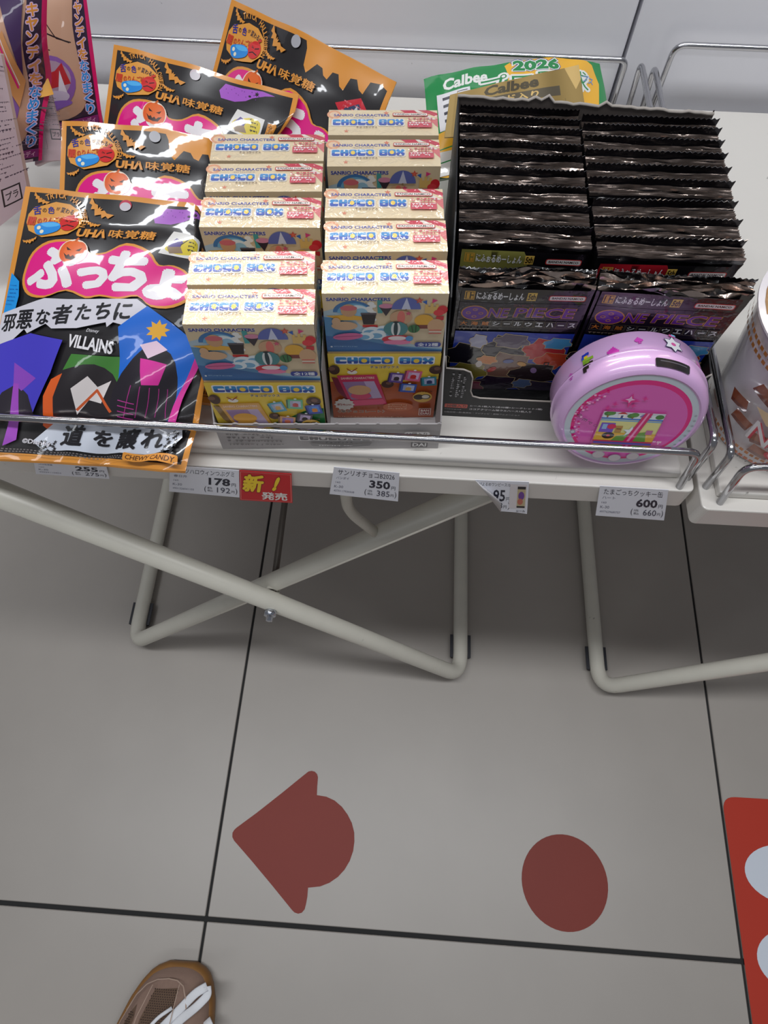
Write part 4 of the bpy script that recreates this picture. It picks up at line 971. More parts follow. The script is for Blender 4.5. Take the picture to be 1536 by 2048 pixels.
for k, y in enumerate(ly):
    wafer(.0594, y - .004, 'left', k, PM[k % 5], 'gold' if k == 8 else None, math.radians(-.3), ('black wafer pack with an olive header band, second from the front in the left row' if k == 8 else 'black foil wafer pack, %s in the left row of the black carton' % ordn[k]), 1.0, 0, (ly[k] - ly[k + 1]) if k < 8 else None)
ry = [onz(px, py, ztop).y for px, py in ((1400, 238), (1410, 258), (1420, 283), (1430, 310), (1440, 338), (1448, 366))]
for k, y in enumerate(ry):
    wafer(.1313, y - .004, 'right', k, PMR[k % 4], None, math.radians(-.3), 'black foil wafer pack, %s in the right row of the black carton' % ordn[k], 1.085, math.radians(.6), (ry[k] - ry[k + 1] - .0003) if k < 5 else .0108)
for k, (px, py) in enumerate(((1480, 408), (1490, 444), (1498, 484))):
    wafer(.1312, onz(px, py, ztop).y - .004, 'right', k, PMR[k], 'red' if k == 2 else None, math.radians(.4), ('black wafer pack with a red header band, second from the front in the right row' if k == 2 else 'black foil wafer pack, %s from the front in the right row of the black carton' % ('fourth', 'third')[k]), 1.06, math.radians(1.6))
wafer(.0592, .2560, 'left', 10, PMF[0], 'full', math.radians(2.2), 'frontmost wafer pack of the left row, its full purple and blue face showing', 1.0, math.radians(1.5))
wafer(.1308, .2565, 'right', 10, PMF[1], 'full', math.radians(2.2), 'frontmost wafer pack of the right row, partly behind the pink round tin', 1.08, math.radians(-1))

# ================================================================== ROUND PINK TIN
TR_ = 0.0405; TLEAN = math.atan(.15)
t_back = onz(1290, 643, ZT + .004 + 2 * TR_ * math.cos(TLEAN)).y
y0t = .2035; TDp = (t_back - y0t - .15 * 2 * TR_) / math.cos(TLEAN) - .0018
tinM = Matrix.Translation((.1245, y0t, ZT + .0002)) @ Matrix.Rotation(-TLEAN, 4, 'X') @ Matrix.Translation((0, 0, TR_ + .004))
# local: x right, z up, -y towards the viewer = lid
tin = empty('round_tin', mw=tinM, label='round lavender tin on its edge with a pink screen face, before the wafer packs', cat='tin')
LAV = (212, 172, 218)
def lathe(name, prof, m, parent, n=64, smooth=True):
    V = []; F = []
    for r, y in prof:
        for k in range(n): V.append((r * math.cos(2 * PI * k / n), y, r * math.sin(2 * PI * k / n)))
    for i in range(len(prof) - 1):
        for k in range(n): F.append((i * n + k, (i + 1) * n + k, (i + 1) * n + (k + 1) % n, i * n + (k + 1) % n))
    F.append(tuple(range(n))); F.append(tuple((len(prof) - 1) * n + k for k in range(n))[::-1])
    o = meshob(name, V, F, m, parent, smooth)
    bm = bmesh.new(); bm.from_mesh(o.data); bmesh.ops.recalc_face_normals(bm, faces=bm.faces[:])
    for e in bm.edges:
        if len(e.link_faces) == 2 and e.calc_face_angle(0) > .7: e.smooth = False
    bm.to_mesh(o.data); bm.free(); return o
M_LAV = mat('lavender_enamel', LAV, 0.3, coat=.5)
LIDD = .0125
lathe('tin_body', [(TR_ - .003, TDp), (TR_ - .0012, TDp - .0003), (TR_ - .0004, TDp - .0015), (TR_ - .0004, LIDD + .0018), (TR_ - .0012, LIDD + .0012), (TR_ - .0012, LIDD)], M_LAV, tin)
lathe('lid', [(TR_ - .0008, LIDD + .0010), (TR_ + .0001, LIDD + .0006), (TR_ + .0006, LIDD - .0006), (TR_ - .0001, LIDD - .0016), (TR_ - .0001, .0075), (TR_ - .0005, .0045), (TR_ - .0018, .0018), (TR_ - .0038, .0003), (TR_ - .0050, 0), (TR_ - .0062, .0006), (.001, .0006)], M_LAV, tin)
A = Art(); R0 = TR_
def P_(x, z): return (x + R0, R0 - z)
c0 = R0
A.ell(c0, c0, .0345, .0345, (196, 206, 216), n=56); A.ell(c0, c0, .0312, .0312, (226, 24, 130), n=56); A.ell(c0, c0 + .0008, .0292, .0288, (222, 96, 184), n=56)
for k in range(46):
    a = math.radians(150 + k * 1.7 + 5 * math.sin(k)); rr = .0288 + .002 * math.sin(k * 5.1); A.rect(c0 + rr * math.cos(a) - .0006, c0 + rr * math.sin(a) - .0006, c0 + rr * math.cos(a) + .0006, c0 + rr * math.sin(a) + .0006, ((226, 24, 130), (240, 130, 200), (250, 190, 226))[k % 3])
A.star(c0 - .005, c0 - .0165, .0052, (226, 40, 140), n=4, q=.3); A.star(c0 - .0055, c0 - .0175, .0026, (240, 190, 226), n=4, q=.4)
for x, y in ((-.012, -.0135), (-.015, -.0105), (.002, -.0185), (-.0025, -.0130)): A.star(c0 + x, c0 + y, .0018, (226, 50, 150), n=4, q=.35)
s0, s1, s2, s3 = c0 - .0165, c0 - .0085, c0 + .0165, c0 + .0165
A.rect(s0, s1, s2, s3 - .002, (228, 224, 150))
A.rect(s0, s1, s2, s1 + .0056, (226, 234, 240)); A.rect(s0, s1 + .0050, s2, s1 + .0062, (70, 120, 210)); A.rect(s0, s1 + .0066, s2, s1 + .0074, (110, 170, 226))
for x, y, c_ in ((.003, .0020, (70, 130, 60)), (.0045, .0015, (90, 150, 70)), (.0155, .0030, (70, 130, 60)), (.0170, .0022, (90, 150, 70)), (.0305, .0030, (70, 130, 60))): A.ell(s0 + x, s1 + y, .0023, .0017, c_, n=12)
A.rect(s0 + .0027, s1 + .0030, s0 + .0035, s1 + .0048, (150, 100, 50)); A.rect(s0 + .0160, s1 + .0038, s0 + .0168, s1 + .0050, (150, 100, 50))
A.rect(s0 + .0085, s1 + .0014, s0 + .0125, s1 + .0048, (240, 240, 240)); A.poly([(s0 + .0078, s1 + .0018), (s0 + .0105, s1 - .0002), (s0 + .0132, s1 + .0018)], (206, 60, 60)); A.rect(s0 + .0100, s1 + .0028, s0 + .0112, s1 + .0048, (60, 80, 130))
A.ell(s0 + .0230, s1 + .0034, .0030, .0022, (150, 110, 190), a0=180, a1=360); A.rect(s0 + .0210, s1 + .0034, s0 + .0250, s1 + .0052, (230, 120, 60))
A.rect(s0 + .0015, s1 + .0090, s0 + .0090, s1 + .0165, (120, 80, 200)); A.rect(s0 + .0025, s1 + .0100, s0 + .0050, s1 + .0140, (150, 190, 236)); A.ell(s0 + .0075, s1 + .0118, .0024, .0020, (222, 30, 90)); A.rect(s0 + .0100, s1 + .0110, s0 + .0135, s1 + .0160, (190, 140, 70)); A.rect(s0 + .0105, s1 + .0130, s0 + .0130, s1 + .0138, (110, 70, 30))
A.rect(s0, s1 + .0165, s2, s3 - .002, (230, 180, 70)); A.poly([(s0 + .012, s1 + .0190), (s2 - .006, s1 + .0150), (s2 - .004, s3 - .002), (s0 + .010, s3 - .002)], (110, 160, 70))
A.ell(s0 + .0075, s1 + .0190, .0034, .0026, (40, 24, 28)); A.ell(s0 + .0075, s1 + .0190, .0010, .0008, (206, 30, 60)); A.rect(s2 - .006, s1 + .0135, s2 - .0025, s1 + .0170, (190, 110, 160))
A.star(s0 + .0185, s1 + .0150, .0045, (206, 226, 244), n=5); A.star(s0 + .0185, s1 + .0150, .0036, (244, 246, 250), n=5)
A.poly([(s2 - .0110, s1), (s2 - .0070, s1), (s2 - .0110, s3 - .002), (s2 - .0160, s3 - .002)], (214, 30, 110)); A.poly([(s2 - .0096, s1), (s2 - .0086, s1), (s2 - .0128, s3 - .002), (s2 - .0142, s3 - .002)], (246, 150, 200))
A.rect(s0, s3 - .002, s2, s3 - .0010, (206, 20, 90)); A.rect(s0 + .001, s3 - .0008, s2, s3 + .0006, (60, 70, 190))
A.frame(s0 - .0004, s1 - .0004, s2 + .0004, s3 + .001, .0005, (206, 90, 170))
for k, (ch, x, y, r_) in enumerate((('O', -.0178, .0030, 100), ('P', -.0216, .0012, 110), ('E', -.0248, -.0010, 115), ('N', -.0284, -.0045, 130))):
    A.text(ch, c0 + x - .0010, c0 + y - .0013, c0 + x + .0010, c0 + y + .0013, (150, 70, 130) if k < 2 else (110, 90, 120), .0, rot=r_)
for x in (-.0098, 0, .0098): A.ell(c0 + x, c0 + .0292 - abs(x) * .22, .0036, .0032, (206, 190, 214)); A.ell(c0 + x, c0 + .0292 - abs(x) * .22, .0032, .0027, (238, 232, 238))
A.text('Melody', c0 + .0148, c0 + .0125, c0 + .0225, c0 + .0165, (246, 200, 226), .0, shear=.3, rot=-30) if False else A.marks(c0 + .0165, c0 + .0130, c0 + .0225, c0 + .0165, 1, (246, 200, 226), 7, .8)
for k in range(7): a = math.radians(-15 + k * 7); A.ell(c0 + .0328 * math.cos(a), c0 + .0328 * math.sin(a), .0008, .0008, (160, 168, 178), n=8)
A.ell(c0 - .0290, c0 + .0085, .0016, .0016, (150, 158, 170), n=12); A.ell(c0 - .0290, c0 + .0085, .0010, .0010, (196, 206, 216), n=12)
class Face(Flat): pass
fs_ = Flat((-R0, .0005, R0), (1, 0, 0), (0, 0, -1))
A.build('lid_face_print', fs_, P_TIN, tin)
# black slot on the sloping shoulder of the lid
def slot_fn(a, b):
    ang = math.radians(90 - (a / TR_) * 57.3); rr, yy = TR_ + .0003 - (b + .0012) * .3, .0066 - (b + .0012) * .95
    return (rr * math.cos(ang), yy - .0002, rr * math.sin(ang))
A = Art(); A.rrect(.0005, -.0012, .0200, .0036, .0008, (16, 14, 18)); A.rect(.0030, .0000, .0180, .0005, (90, 88, 96))
A.build('lid_slot', Curved(slot_fn, .0012), P_TIN, tin, h0=.0002)
def band_fn(a, b):
    ang = math.radians(90) - a / TR_; return ((TR_ - .0003) * math.cos(ang), TDp - b, (TR_ - .0003) * math.sin(ang))
A = Art()
def spade(cx, cy, s_, col, rot=0):
    px_ = [(0, -3, 1, 1), (-1, -2, 3, 1), (-2, -1, 5, 1), (-3, 0, 7, 2), (-2, 2, 2, 1), (1, 2, 2, 1), (0, 2, 1, 2), (-1, 4, 3, 1)]
    c, q = math.cos(math.radians(rot)), math.sin(math.radians(rot))
    for x, y, w_, h_ in px_:
        x -= .5; pts = [(x, y), (x + w_, y), (x + w_, y + h_), (x, y + h_)]
        A.poly([(cx + s_ * (a * c - b * q), cy + s_ * (a * q + b * c)) for a, b in pts], col)
spade(-.0185, .0125, .00085, (206, 60, 178), 8); spade(-.0055, .0078, .0006, (212, 80, 190), -6); spade(.0315, .0120, .0008, (206, 70, 186), 40); spade(-.043, .015, .0006, (200, 90, 190), 0)
for x, y, c_ in ((-.0345, .0072, (40, 60, 180)), (-.0325, .0070, (40, 60, 180)), (-.0350, .0090, (60, 80, 190)), (-.0335, .0090, (226, 200, 40)), (-.0345, .0108, (140, 180, 50)), (-.0325, .0108, (150, 190, 60)), (-.0305, .0110, (140, 180, 50)), (-.0345, .0126, (120, 160, 40)), (-.0325, .0128, (130, 170, 50)), (-.0345, .0146, (44, 36, 30)), (-.0325, .0146, (44, 36, 30)), (-.0310, .0142, (44, 36, 30)), (-.0350, .0164, (44, 36, 30)), (-.0335, .0164, (44, 36, 30)), (-.0350, .0182, (44, 36, 30))): A.rect(x, y, x + .0020, y + .0018, c_)
# small bow-and-ribbon rosette standing in for the printed motif
A.star(.0125, .0090, .0060, (60, 70, 110), n=6, q=.6); A.star(.0125, .0090, .0054, (242, 244, 248), n=6, q=.6); A.ell(.0125, .0090, .0014, .0012, (226, 100, 170)); A.rect(.0110, .0020, .0145, .0034, (226, 100, 170)); A.rect(.0125, .0014, .0150, .0026, (120, 190, 226))
A.build('band_print', Curved(band_fn, .0020), P_TIN, tin, h0=.0002)

# ================================================================== SNACK BAG AND GOLD CARD PACK BEHIND THE CARTON
def quad_surface(c, W, H, g, bul):
    TL, TR, BR, BL = [Vector(p) for p in c]; n = (BL - TL).cross(TR - TL).normalized()
    def fn(a, b):
        u, v = a / W, b / H
        p = (TL * (1 - u) + TR * u) * (1 - v) + (BL * (1 - u) + BR * u) * v
        return p + n * bul(min(max(u, 0), 1), min(max(v, 0), 1))
    return Curved(fn, g)
def sheet_thing(name, c, W, H, g, bul, th, bodym, art, pm, label, cat, group=None, body='pouch', pr_n='printed_front'):
    root = empty(name, tuple((Vector(c[2]) + Vector(c[3])) / 2), 0, label, cat, group)
    sf = quad_surface(c, W, H, g, bul)
    o1 = solid_sheet(body, sf, round(W / g) * g, round(H / g) * g, th, bodym, root); o1.location = -root.location
    if art: o2 = art.build(pr_n, sf, pm, root, dh=1.5e-5, h0=.00012); o2.location = -root.location
    return root
GRN, YEL = (18, 140, 70), (248, 186, 44)
cc = [ony(850, 150, .455), ony(1205, 118, .490), ony(1235, 300, .440), ony(866, 352, .392)]
CWd, CHt = .108, .072
A = Art(); A.rect(0, 0, CWd, CHt, GRN)
A.poly(smooth_closed([(.050, 0), (.098, 0), (.106, .020), (.104, .050), (.090, .072), (.030, .072), (.004, .072), (.012, .050), (.040, .030), (.046, .012)], 3), YEL)
A.poly([(.101, -.0), (CWd, 0), (CWd, .06), (.100, .040), (.104, .018)], GRN)
A.text('Calbee', .0100, .0040, .0350, .0130, (240, 240, 236), .035, shear=.15)
A.text('2026', .0500, -.0010, .0790, .0085, GRN, .05, shear=.15, outline=[((60, 80, 150), .09), ((240, 240, 236), .05)])
A.text('プロ野球', .0300, .0100, .0960, .0260, (240, 240, 236), .04, shear=.1, outline=[((240, 240, 236), .05)]); A.text('プロ野球', .0300, .0100, .0960, .0260, GRN, .00, shear=.1)
A.text('チップス', .0840, .0120, .1000, .0180, (120, 150, 200), .03, rot=14)
A.rect(.0060, .0150, .0240, .0420, (232, 232, 236))
for k in range(4): A.rect(.0090, .0180 + k * .0055, .0130, .0190 + k * .0055 + .0012, (70, 70, 80))
for k in range(14): A.rect(.0170, .0165 + k * .0017, .0225, .0165 + k * .0017 + (.0009 if k % 3 else .0005), (40, 40, 46))
A.poly([(0, .044), (.018, .041), (.018, .058), (0, .06)], YEL); A.rect(0, .056, .020, CHt, (230, 228, 222)); A.line([(0, .0555), (.02, .0520)], .0008, GRN); A.line([(0, .0640), (.02, .0610)], .0008, GRN); A.ell(.0140, .0665, .0030, .0040, (60, 30, 30)); A.ell(.0145, .0660, .0018, .0026, (196, 60, 50))
sheet_thing('snack_bag', cc, CWd, CHt, .004, lambda u, v: .010 * math.sin(PI * u) ** .7 * math.sin(PI * min(1, .12 + v * .8)) ** .8 - .004 * (1 - math.sin(PI * u)) + .0006 * math.sin(30 * u + 9 * v), .006, mat('green_film', GRN, .3, coat=1), A, P_FILM,
    'green and yellow potato snack bag lying against the back wall behind the carton', 'snack bag')
gc = [ony(900, 190, .414), ony(1157, 130, .440), ony(1178, 270, .408), ony(889, 275, .3935)]
A = Art(); GW, GH = .084, .030
A.rect(0, 0, GW, GH, (142, 118, 66)); A.poly([(.0745, 0), (GW, 0), (GW, .006), (.0800, .010)], (190, 160, 100))
A.text('Calbee', .0220, .0006, .0570, .0062, (70, 62, 44), .04, shear=.12)
A.rect(.0170, .0072, .0700, .0116, (84, 76, 60)); A.text('カード入り', .0200, .0078, .0560, .0110, (190, 160, 100), .03, shear=.2)
A.marks(.0260, .0130, .0660, .0180, 3, (120, 104, 66), 3, .4); A.line([(.0045, 0), (.0045, GH)], .0004, (140, 116, 66)); A.line([(.0715, .0140), (.0715, .0260)], .0003, (110, 94, 60))
sheet_thing('card_pack', gc, GW, GH, .003, lambda u, v: .0012 * math.sin(PI * u) + .0003 * math.sin(20 * u), .0012, mat('gold_film', (170, 142, 86), .38, metal=.75), A, P_GOLD,
    'matt gold foil card pack leaning on the green snack bag', 'card pack')

# ================================================================== GRAPE CANDY POUCHES AT THE LEFT
MAG, DPU, SKN = (222, 16, 104), (52, 34, 62), (206, 160, 132)
def pouch_art():
    A = Art(); W, H = .100, .140
    A.rect(0, 0, W, H, MAG); A.rect(.004, 0, W - .004, H, DPU)
    A.poly([(.005, 0), (.028, 0), (.014, .030), (.005, .040)], (96, 50, 140))
    A.poly([(.006, .028), (.010, .022), (.036, .050), (.034, .058)], (222, 214, 206)); A.marks(.012, .030, .022, .040, 2, (90, 90, 90), 4, .5)
    A.poly([(.003, .040), (.006, .032), (.034, .062), (.030, .070)], (206, 84, 76))
    A.poly(smooth_closed([(.030, .010), (.060, .002), (.082, .012), (.080, .050), (.084, .085), (.086, .110), (.076, .124), (.050, .128), (.030, .120), (.018, .095), (.022, .050)], 3), SKN)
    A.line([(.030, .020), (.040, .044), (.058, .060), (.076, .064)], .0010, (40, 22, 24)); A.line([(.016, .052), (.046, .056), (.074, .064)], .0012, (40, 22, 24)); A.line([(.022, .068), (.036, .066), (.048, .069)], .0008, (40, 22, 24))
    A.text('キャンディ', .030, -.004, .080, .016, (232, 214, 222), .03, outline=[(MAG, .05)], rot=14)
    A.ell(.044, .096, .032, .023, (140, 92, 168)); A.ell(.044, .093, .027, .016, (176, 146, 166)); A.poly([(.020, .090), (.052, .086), (.062, .080), (.070, .098), (.044, .100), (.022, .100)], (190, 40, 46)); A.poly([(.052, .106), (.058, .086), (.064, .106)], (226, 216, 226)); A.ell(.044, .108, .022, .006, (206, 190, 214)); A.ell(.044, .114, .024, .0035, (140, 92, 190))
    for k, c_ in enumerate('キャンディをなめまくり'):
        y = .022 + k * .0096; o_, f_ = ((226, 150, 60), (120, 50, 130)) if k < 6 else ((50, 150, 226), (120, 60, 190))
        A.text(c_, .0835, y, .0925, y + .0085, o_, .03, outline=[((226, 190, 226), .07)])
    A.rect(.030, .1290, W - .004, .1360, (130, 30, 110)); A.text('グレープ味キャンディ', .034, .1302, .092, .1348, (226, 170, 206), .02); A.rect(.06, .1370, .09, .1395, (206, 190, 196))
    return A
def back_art(yel):
    A = Art(); W, H = .080, .130
    A.rect(0, 0, W, H, (214, 190, 196)); A.rect(W - .003, 0, W, H, (190, 160, 150))
    for k in range(26): A.marks(.006, .006 + k * .0033, .078, .0088 + k * .0033, 1, (84, 66, 80), 30 + k, .5 if k % 5 else .8)
    A.frame(.006, .094, .046, .122, .0004, (80, 66, 76)); A.rect(.008, .0960, .044, .0985, (60, 50, 58)); A.marks(.008, .100, .044, .120, 5, (120, 100, 112), 44, .4)
    A.frame(.052, .096, .066, .110, .0012, (44, 40, 44)); A.text('プラ', .0545, .1000, .0635, .1060, (44, 40, 44), .02)
    if yel: A.poly([(.020, .042), (.062, .030), (.066, .050), (.026, .064)], (240, 170, 40)); A.rect(.03, .068, .06, .0705, (50, 40, 44))
    return A
PA = pouch_art(); PB = pouch_art()
PB.poly([(.004, 0), (.040, 0), (.058, .020), (.070, .050), (.078, .075), (.080, 0)], (70, 44, 92)); PB.poly([(.050, .060), (.062, .040), (.080, .075), (.076, .095)], (214, 150, 92)); PB.poly([(.030, 0), (.050, 0), (.058, .030), (.050, .040)], (206, 120, 150)); PB.line([(.058, .046), (.074, .080)], .0016, (222, 40, 120)); PB.line([(.060, .045), (.075, .078)], .0007, (240, 220, 230))
M_PCH = mat('purple_film', (84, 46, 96), .3, coat=1)
def pouch(c, bul, label, art, W=.100, H=.140, m=None):
    return sheet_thing('candy_pouch', c, W, H, .005, bul, .004, m or M_PCH, art, P_FILM, label, 'candy pouch', 'grape candy pouches at the left edge')
pouch([ony(52, -75, .500), ony(164, -70, .500), ony(206, 250, .452), ony(52, 285, .440)], lambda u, v: .012 * math.sin(PI * u) ** .8 * math.sin(PI * min(1, v * .9 + .1)), 'grape candy pouch with magenta edges standing nearest the back wall at left', PA)
pouch([ony(70, 128, .440), ony(92, 132, .438), ony(136, 320, .400), ony(70, 330, .392)], lambda u, v: .003 * math.sin(PI * u), 'narrow pale text-covered candy pouch back with a yellow patch, between two purple pouches', back_art(True), .080, .130, mat('pale_film', (210, 186, 192), .35, coat=.6))
pouch([ony(-110, -60, .430), ony(96, -60, .436), ony(84, 320, .388), ony(-90, 350, .372)], lambda u, v: .012 * math.sin(PI * u) ** .7 * math.sin(PI * min(1, v * .9 + .1)) - .012 * math.exp(-((v - .55) / .16) ** 2) * u ** 3, 'purple grape candy pouch with vertical orange and blue lettering, cut by the left edge', PB)
pouch([ony(-150, 60, .380), ony(8, 110, .384), ony(66, 400, .352), ony(-90, 520, .318)], lambda u, v: .005 * math.sin(PI * u), 'pale pink candy pouch back covered in small print, lowest at the left edge', back_art(False), .080, .130, mat('pale_film_b', (210, 186, 192), .35, coat=.6))

# ================================================================== NOODLE CUP AND SECOND CUP AT THE RIGHT
def cup(loc, label, rb=.0385, rt=.050, h=.088, full=True):
    root = empty('noodle_cup', loc, 0, label, 'instant noodle cup')
    def prof(name, pr_, m):
        o = lathe(name, [(r, y) for r, y in pr_], m, root, 64); o.rotation_euler = (PI / 2, 0, 0); return o
    M_C = mat('cup_white', (226, 222, 226), .35, coat=.8)
    prof('cup_body', [(rb - .002, 0), (rb, .001), (rb, .003), (rt - .0015, h - .003), (rt, h - .0025), (rt + .0012, h - .001), (rt, h)], M_C)
    prof('lid', [(rt + .0014, h - .0006), (rt + .0014, h + .0006), (.001, h + .0008)], M_C)
    A = Art(); R9 = rt
    A.poly([(R9 + R9 * .96 * math.cos(math.radians(a)), R9 + R9 * .96 * math.sin(math.radians(a))) for a in range(180, 361, 10)], (150, 112, 66)); A.rrect(.0060, R9 + .004, .022, R9 + .022, .002, (30, 34, 60)); A.rect(.0085, R9 + .008, .0195, R9 + .0105, (206, 210, 226)); A.rect(.0085, R9 + .013, .0165, R9 + .015, (206, 210, 226))
    A.build('lid_print', Flat((-R9, R9, h + .0008), (1, 0, 0), (0, -1, 0)), P_FILM, root)
    sl = (rt - rb) / h
    def fn(a, b):
        ang = -a / rb; z = h - b; r = rb + sl * z + .0005
        return (r * math.sin(-ang), -r * math.cos(ang), z)
    A = Art()
    for row, y in enumerate((.0080, .0120)):
        for k in range(-26, 27):
            x = k * .0030 + row * .0015; A.rect(x, y, x + .0020, y + .0026, (186, 120, 50))
    for row, y in enumerate((h - .0130, h - .0090)):
        for k in range(-26, 27):
            x = k * .0030 + row * .0015; A.rect(x, y, x + .0020, y + .0026, (206, 130, 60))
    if full:
        for x, y, r_ in ((-.036, .026, 20), (-.044, .044, -10), (-.038, .054, 10), (-.026, .058, -20), (-.022, .068, 8), (-.012, .050, 30), (.004, .062, -8), (.014, .030, 12), (-.056, .060, 10)):
            c, q = math.cos(math.radians(r_)), math.sin(math.radians(r_))
            A.poly([(x + a * c - b * q, y + a * q + b * c) for a, b in ((-.0050, -.0042), (.0050, -.0046), (.0054, .0040), (-.0046, .0046))], (150, 76, 44)); A.poly([(x + a * c - b * q, y + a * q + b * c) for a, b in ((-.0046, .0020), (.0054, .0014), (.0054, .0040), (-.0046, .0046))], (120, 56, 40))
        A.ell(-.024, .030, .0050, .0050, (236, 176, 50)); A.poly([(-.036, .0360), (-.028, .0340), (-.022, .0440), (-.028, .0440)], (236, 206, 160)); A.poly([(-.030, .0320), (-.026, .0300), (-.024, .0340)], (50, 130, 60))
        A.text('NO', -.0320, .0440, -.0080, .0620, (214, 40, 70), .04); A.text('NO', -.0320, .0440, -.0080, .0620, (236, 230, 232), -.0)
        A.ell(-.010, .0660, .0100, .0060, (214, 50, 70)); A.ell(-.010, .0660, .0085, .0047, (236, 150, 150)); A.text('CUP', -.0160, .0630, -.0040, .0690, (240, 230, 230), .03)
        A.rect(-.030, .0790, .030, .0796, (214, 60, 70)); A.marks(-.034, .0812, .020, .0832, 1, (90, 80, 90), 12, .5)
    A.build('printed_band', Curved(fn, .0040), P_FILM, root, h0=.0003, dh=1.5e-5)
    return root
cup((.2300, .2490, ZT + .0003), 'white film-wrapped noodle cup with brown dashes and red letters at the right edge')

# ================================================================== PRICE TAGS AND NEW-ITEM CARD
TAGW = (236, 238, 246); INK = (28, 32, 52)
def tag_thing(name, c, art, m, label, cat, th=.0003, flap=None):
    c = [Vector(p) for p in c]; q = Quad(*c); root = empty(name, tuple((c[2] + c[3]) / 2), 0, label, cat)
    V = c + [p - q.n * th for p in c]
    F = [(0, 3, 2, 1), (4, 5, 6, 7), (0, 1, 5, 4), (1, 2, 6, 5), (2, 3, 7, 6), (3, 0, 4, 7)]
    o = meshob('card', [p - root.location for p in V], F, m, root)
    a = art(q.w, q.h); p = a.build('print', q, P_PAPER, root, dh=1e-5, h0=4e-5); p.location = -root.location
    return root
M_TAG = mat('tag_paper', TAGW, .5); M_RED = mat('red_card', (206, 24, 34), .4)
YF = T1[2] - .0012
def tq(p, dy=.0): return [ony(*p[0], YF - dy), ony(*p[1], YF - dy), ony(*p[2], YF - .0016 - dy), ony(*p[3], YF - .0016 - dy)]
def price(name_, sub, big, tax, code, ratio='8%'):
    def f(w, h):
        A = Art(); X = lambda v: v * w; Y = lambda v: v * h
        A.text(name_, X(.07), Y(.07), X(.93), Y(.25), INK, .0); A.text(sub, X(.06), Y(.31), X(.25), Y(.40), (110, 112, 130), 0)
        A.text('160', X(.06), Y(.49), X(.13), Y(.55), (120, 122, 140), 0); A.text('K-30', X(.05), Y(.63), X(.18), Y(.72), (110, 112, 130), 0)
        A.text(code, X(.05), Y(.80), X(.35), Y(.87), (130, 132, 150), 0)
        A.text(big, X(.56), Y(.33), X(.87), Y(.60), INK, .03); A.text('円', X(.89), Y(.48), X(.95), Y(.60), INK, 0)
        A.text('(', X(.50), Y(.66), X(.525), Y(.90), INK, 0); A.text(ratio, X(.545), Y(.68), X(.61), Y(.75), INK, 0); A.text('税込', X(.545), Y(.78), X(.62), Y(.86), INK, 0)
        A.text(tax, X(.68), Y(.67), X(.87), Y(.87), (60, 64, 84), 0); A.text('円', X(.885), Y(.76), X(.93), Y(.85), INK, 0); A.text(')', X(.945), Y(.66), X(.97), Y(.90), INK, 0)
        return A
    return f
tag_thing('price_tag', tq([(66, 916), (211, 926), (219, 958), (72, 948)]), price('チョコ袋ヴィランズ', 'UHA味覚糖', '255', '275', '49029115804'), M_TAG, 'white shelf price tag reading 255 yen half under the frontmost candy bag', 'price tag')
tag_thing('price_tag', tq([(340, 931), (478, 941), (479, 995), (338, 983)], .0002), price('ナッツハロウィンつぶグミ', '春日井', '178', '192', '4901326041103'), M_TAG, 'white shelf price tag reading 178 yen left of the red new-item card', 'price tag')
def newcard(w, h):
    A = Art(); X = lambda v: v * w; Y = lambda v: v * h
    A.rect(0, 0, w, h, (206, 24, 34)); A.frame(X(.015), Y(.03), X(.985), Y(.97), .0003, (236, 150, 140))
    A.text('新', X(.08), Y(.12), X(.44), Y(.66), (250, 214, 40), .045, shear=.08, outline=[((150, 10, 20), .04)]); A.text('!', X(.66), Y(.12), X(.74), Y(.60), (250, 214, 40), .06, shear=.2, outline=[((150, 10, 20), .04)])
    A.text('発売', X(.42), Y(.66), X(.90), Y(.92), (240, 236, 230), .03); return A
tag_thing('new_item_card', tq([(479, 941), (583, 948), (585, 1006), (480, 1000)], .0006), newcard, M_RED, 'red card with yellow and white characters between the 178 and 350 yen tags', 'sign')
tag_thing('price_tag', tq([(668, 934), (799, 946), (796, 1003), (659, 988)]), price('サンリオチョコB2026', 'バンダイ', '350', '385', '4570117930508', '10%'), M_TAG, 'white shelf price tag reading 350 yen under the grey tray', 'price tag')
tag_thing('price_tag', tq([(1200, 972), (1337, 980), (1328, 1041), (1191, 1031)]), price('たまごっちクッキー缶', 'ハート', '600', '660', '4977629680757', '10%'), M_TAG, 'white shelf price tag reading 600 yen below the round pink tin', 'price tag')
# torn, curled tag
tc = tq([(950, 960), (1058, 964), (1054, 1028), (944, 1024)])
q = Quad(*tc); troot = empty('price_tag', tuple((tc[2] + tc[3]) / 2), 0, 'torn white price tag with its left corner peeled off, under the black carton', 'price tag')
tw, th_ = q.w, q.h
pts = [(0, 0), (tw, 0), (tw, th_), (tw * .80, th_ * .96), (tw * .52, th_ * .94), (tw * .26, th_ * .42)]
V = [q.at(a, b, 0) for a, b in pts] + [q.at(a, b, -.0003) for a, b in pts]; n = len(pts)
meshob('card', [p - troot.location for p in V], [tuple(range(n))[::-1], tuple(range(n, 2 * n))] + [(i, (i + 1) % n, n + (i + 1) % n, n + i) for i in range(n)], M_TAG, troot)
fl_ = [(0, 0), (tw * .26, th_ * .42), (tw * .52, th_ * .94), (tw * .50, th_ * .50), (tw * .42, th_ * .34), (tw * .16, th_ * .14)]
V = [q.at(a, b, hh) for (a, b), hh in zip(fl_, (.0002, .0005, .0006, .0040, .0046, .0026))]
cu_ = meshob('curled_flap', [p - troot.location for p in V], [(0, 1, 4, 5), (1, 2, 3, 4)], mat('tag_back', (206, 204, 206), .5), troot, True)
sm = cu_.modifiers.new('s', 'SOLIDIFY'); sm.thickness = .0003
A = Art(); X = lambda v: v * tw; Y = lambda v: v * th_
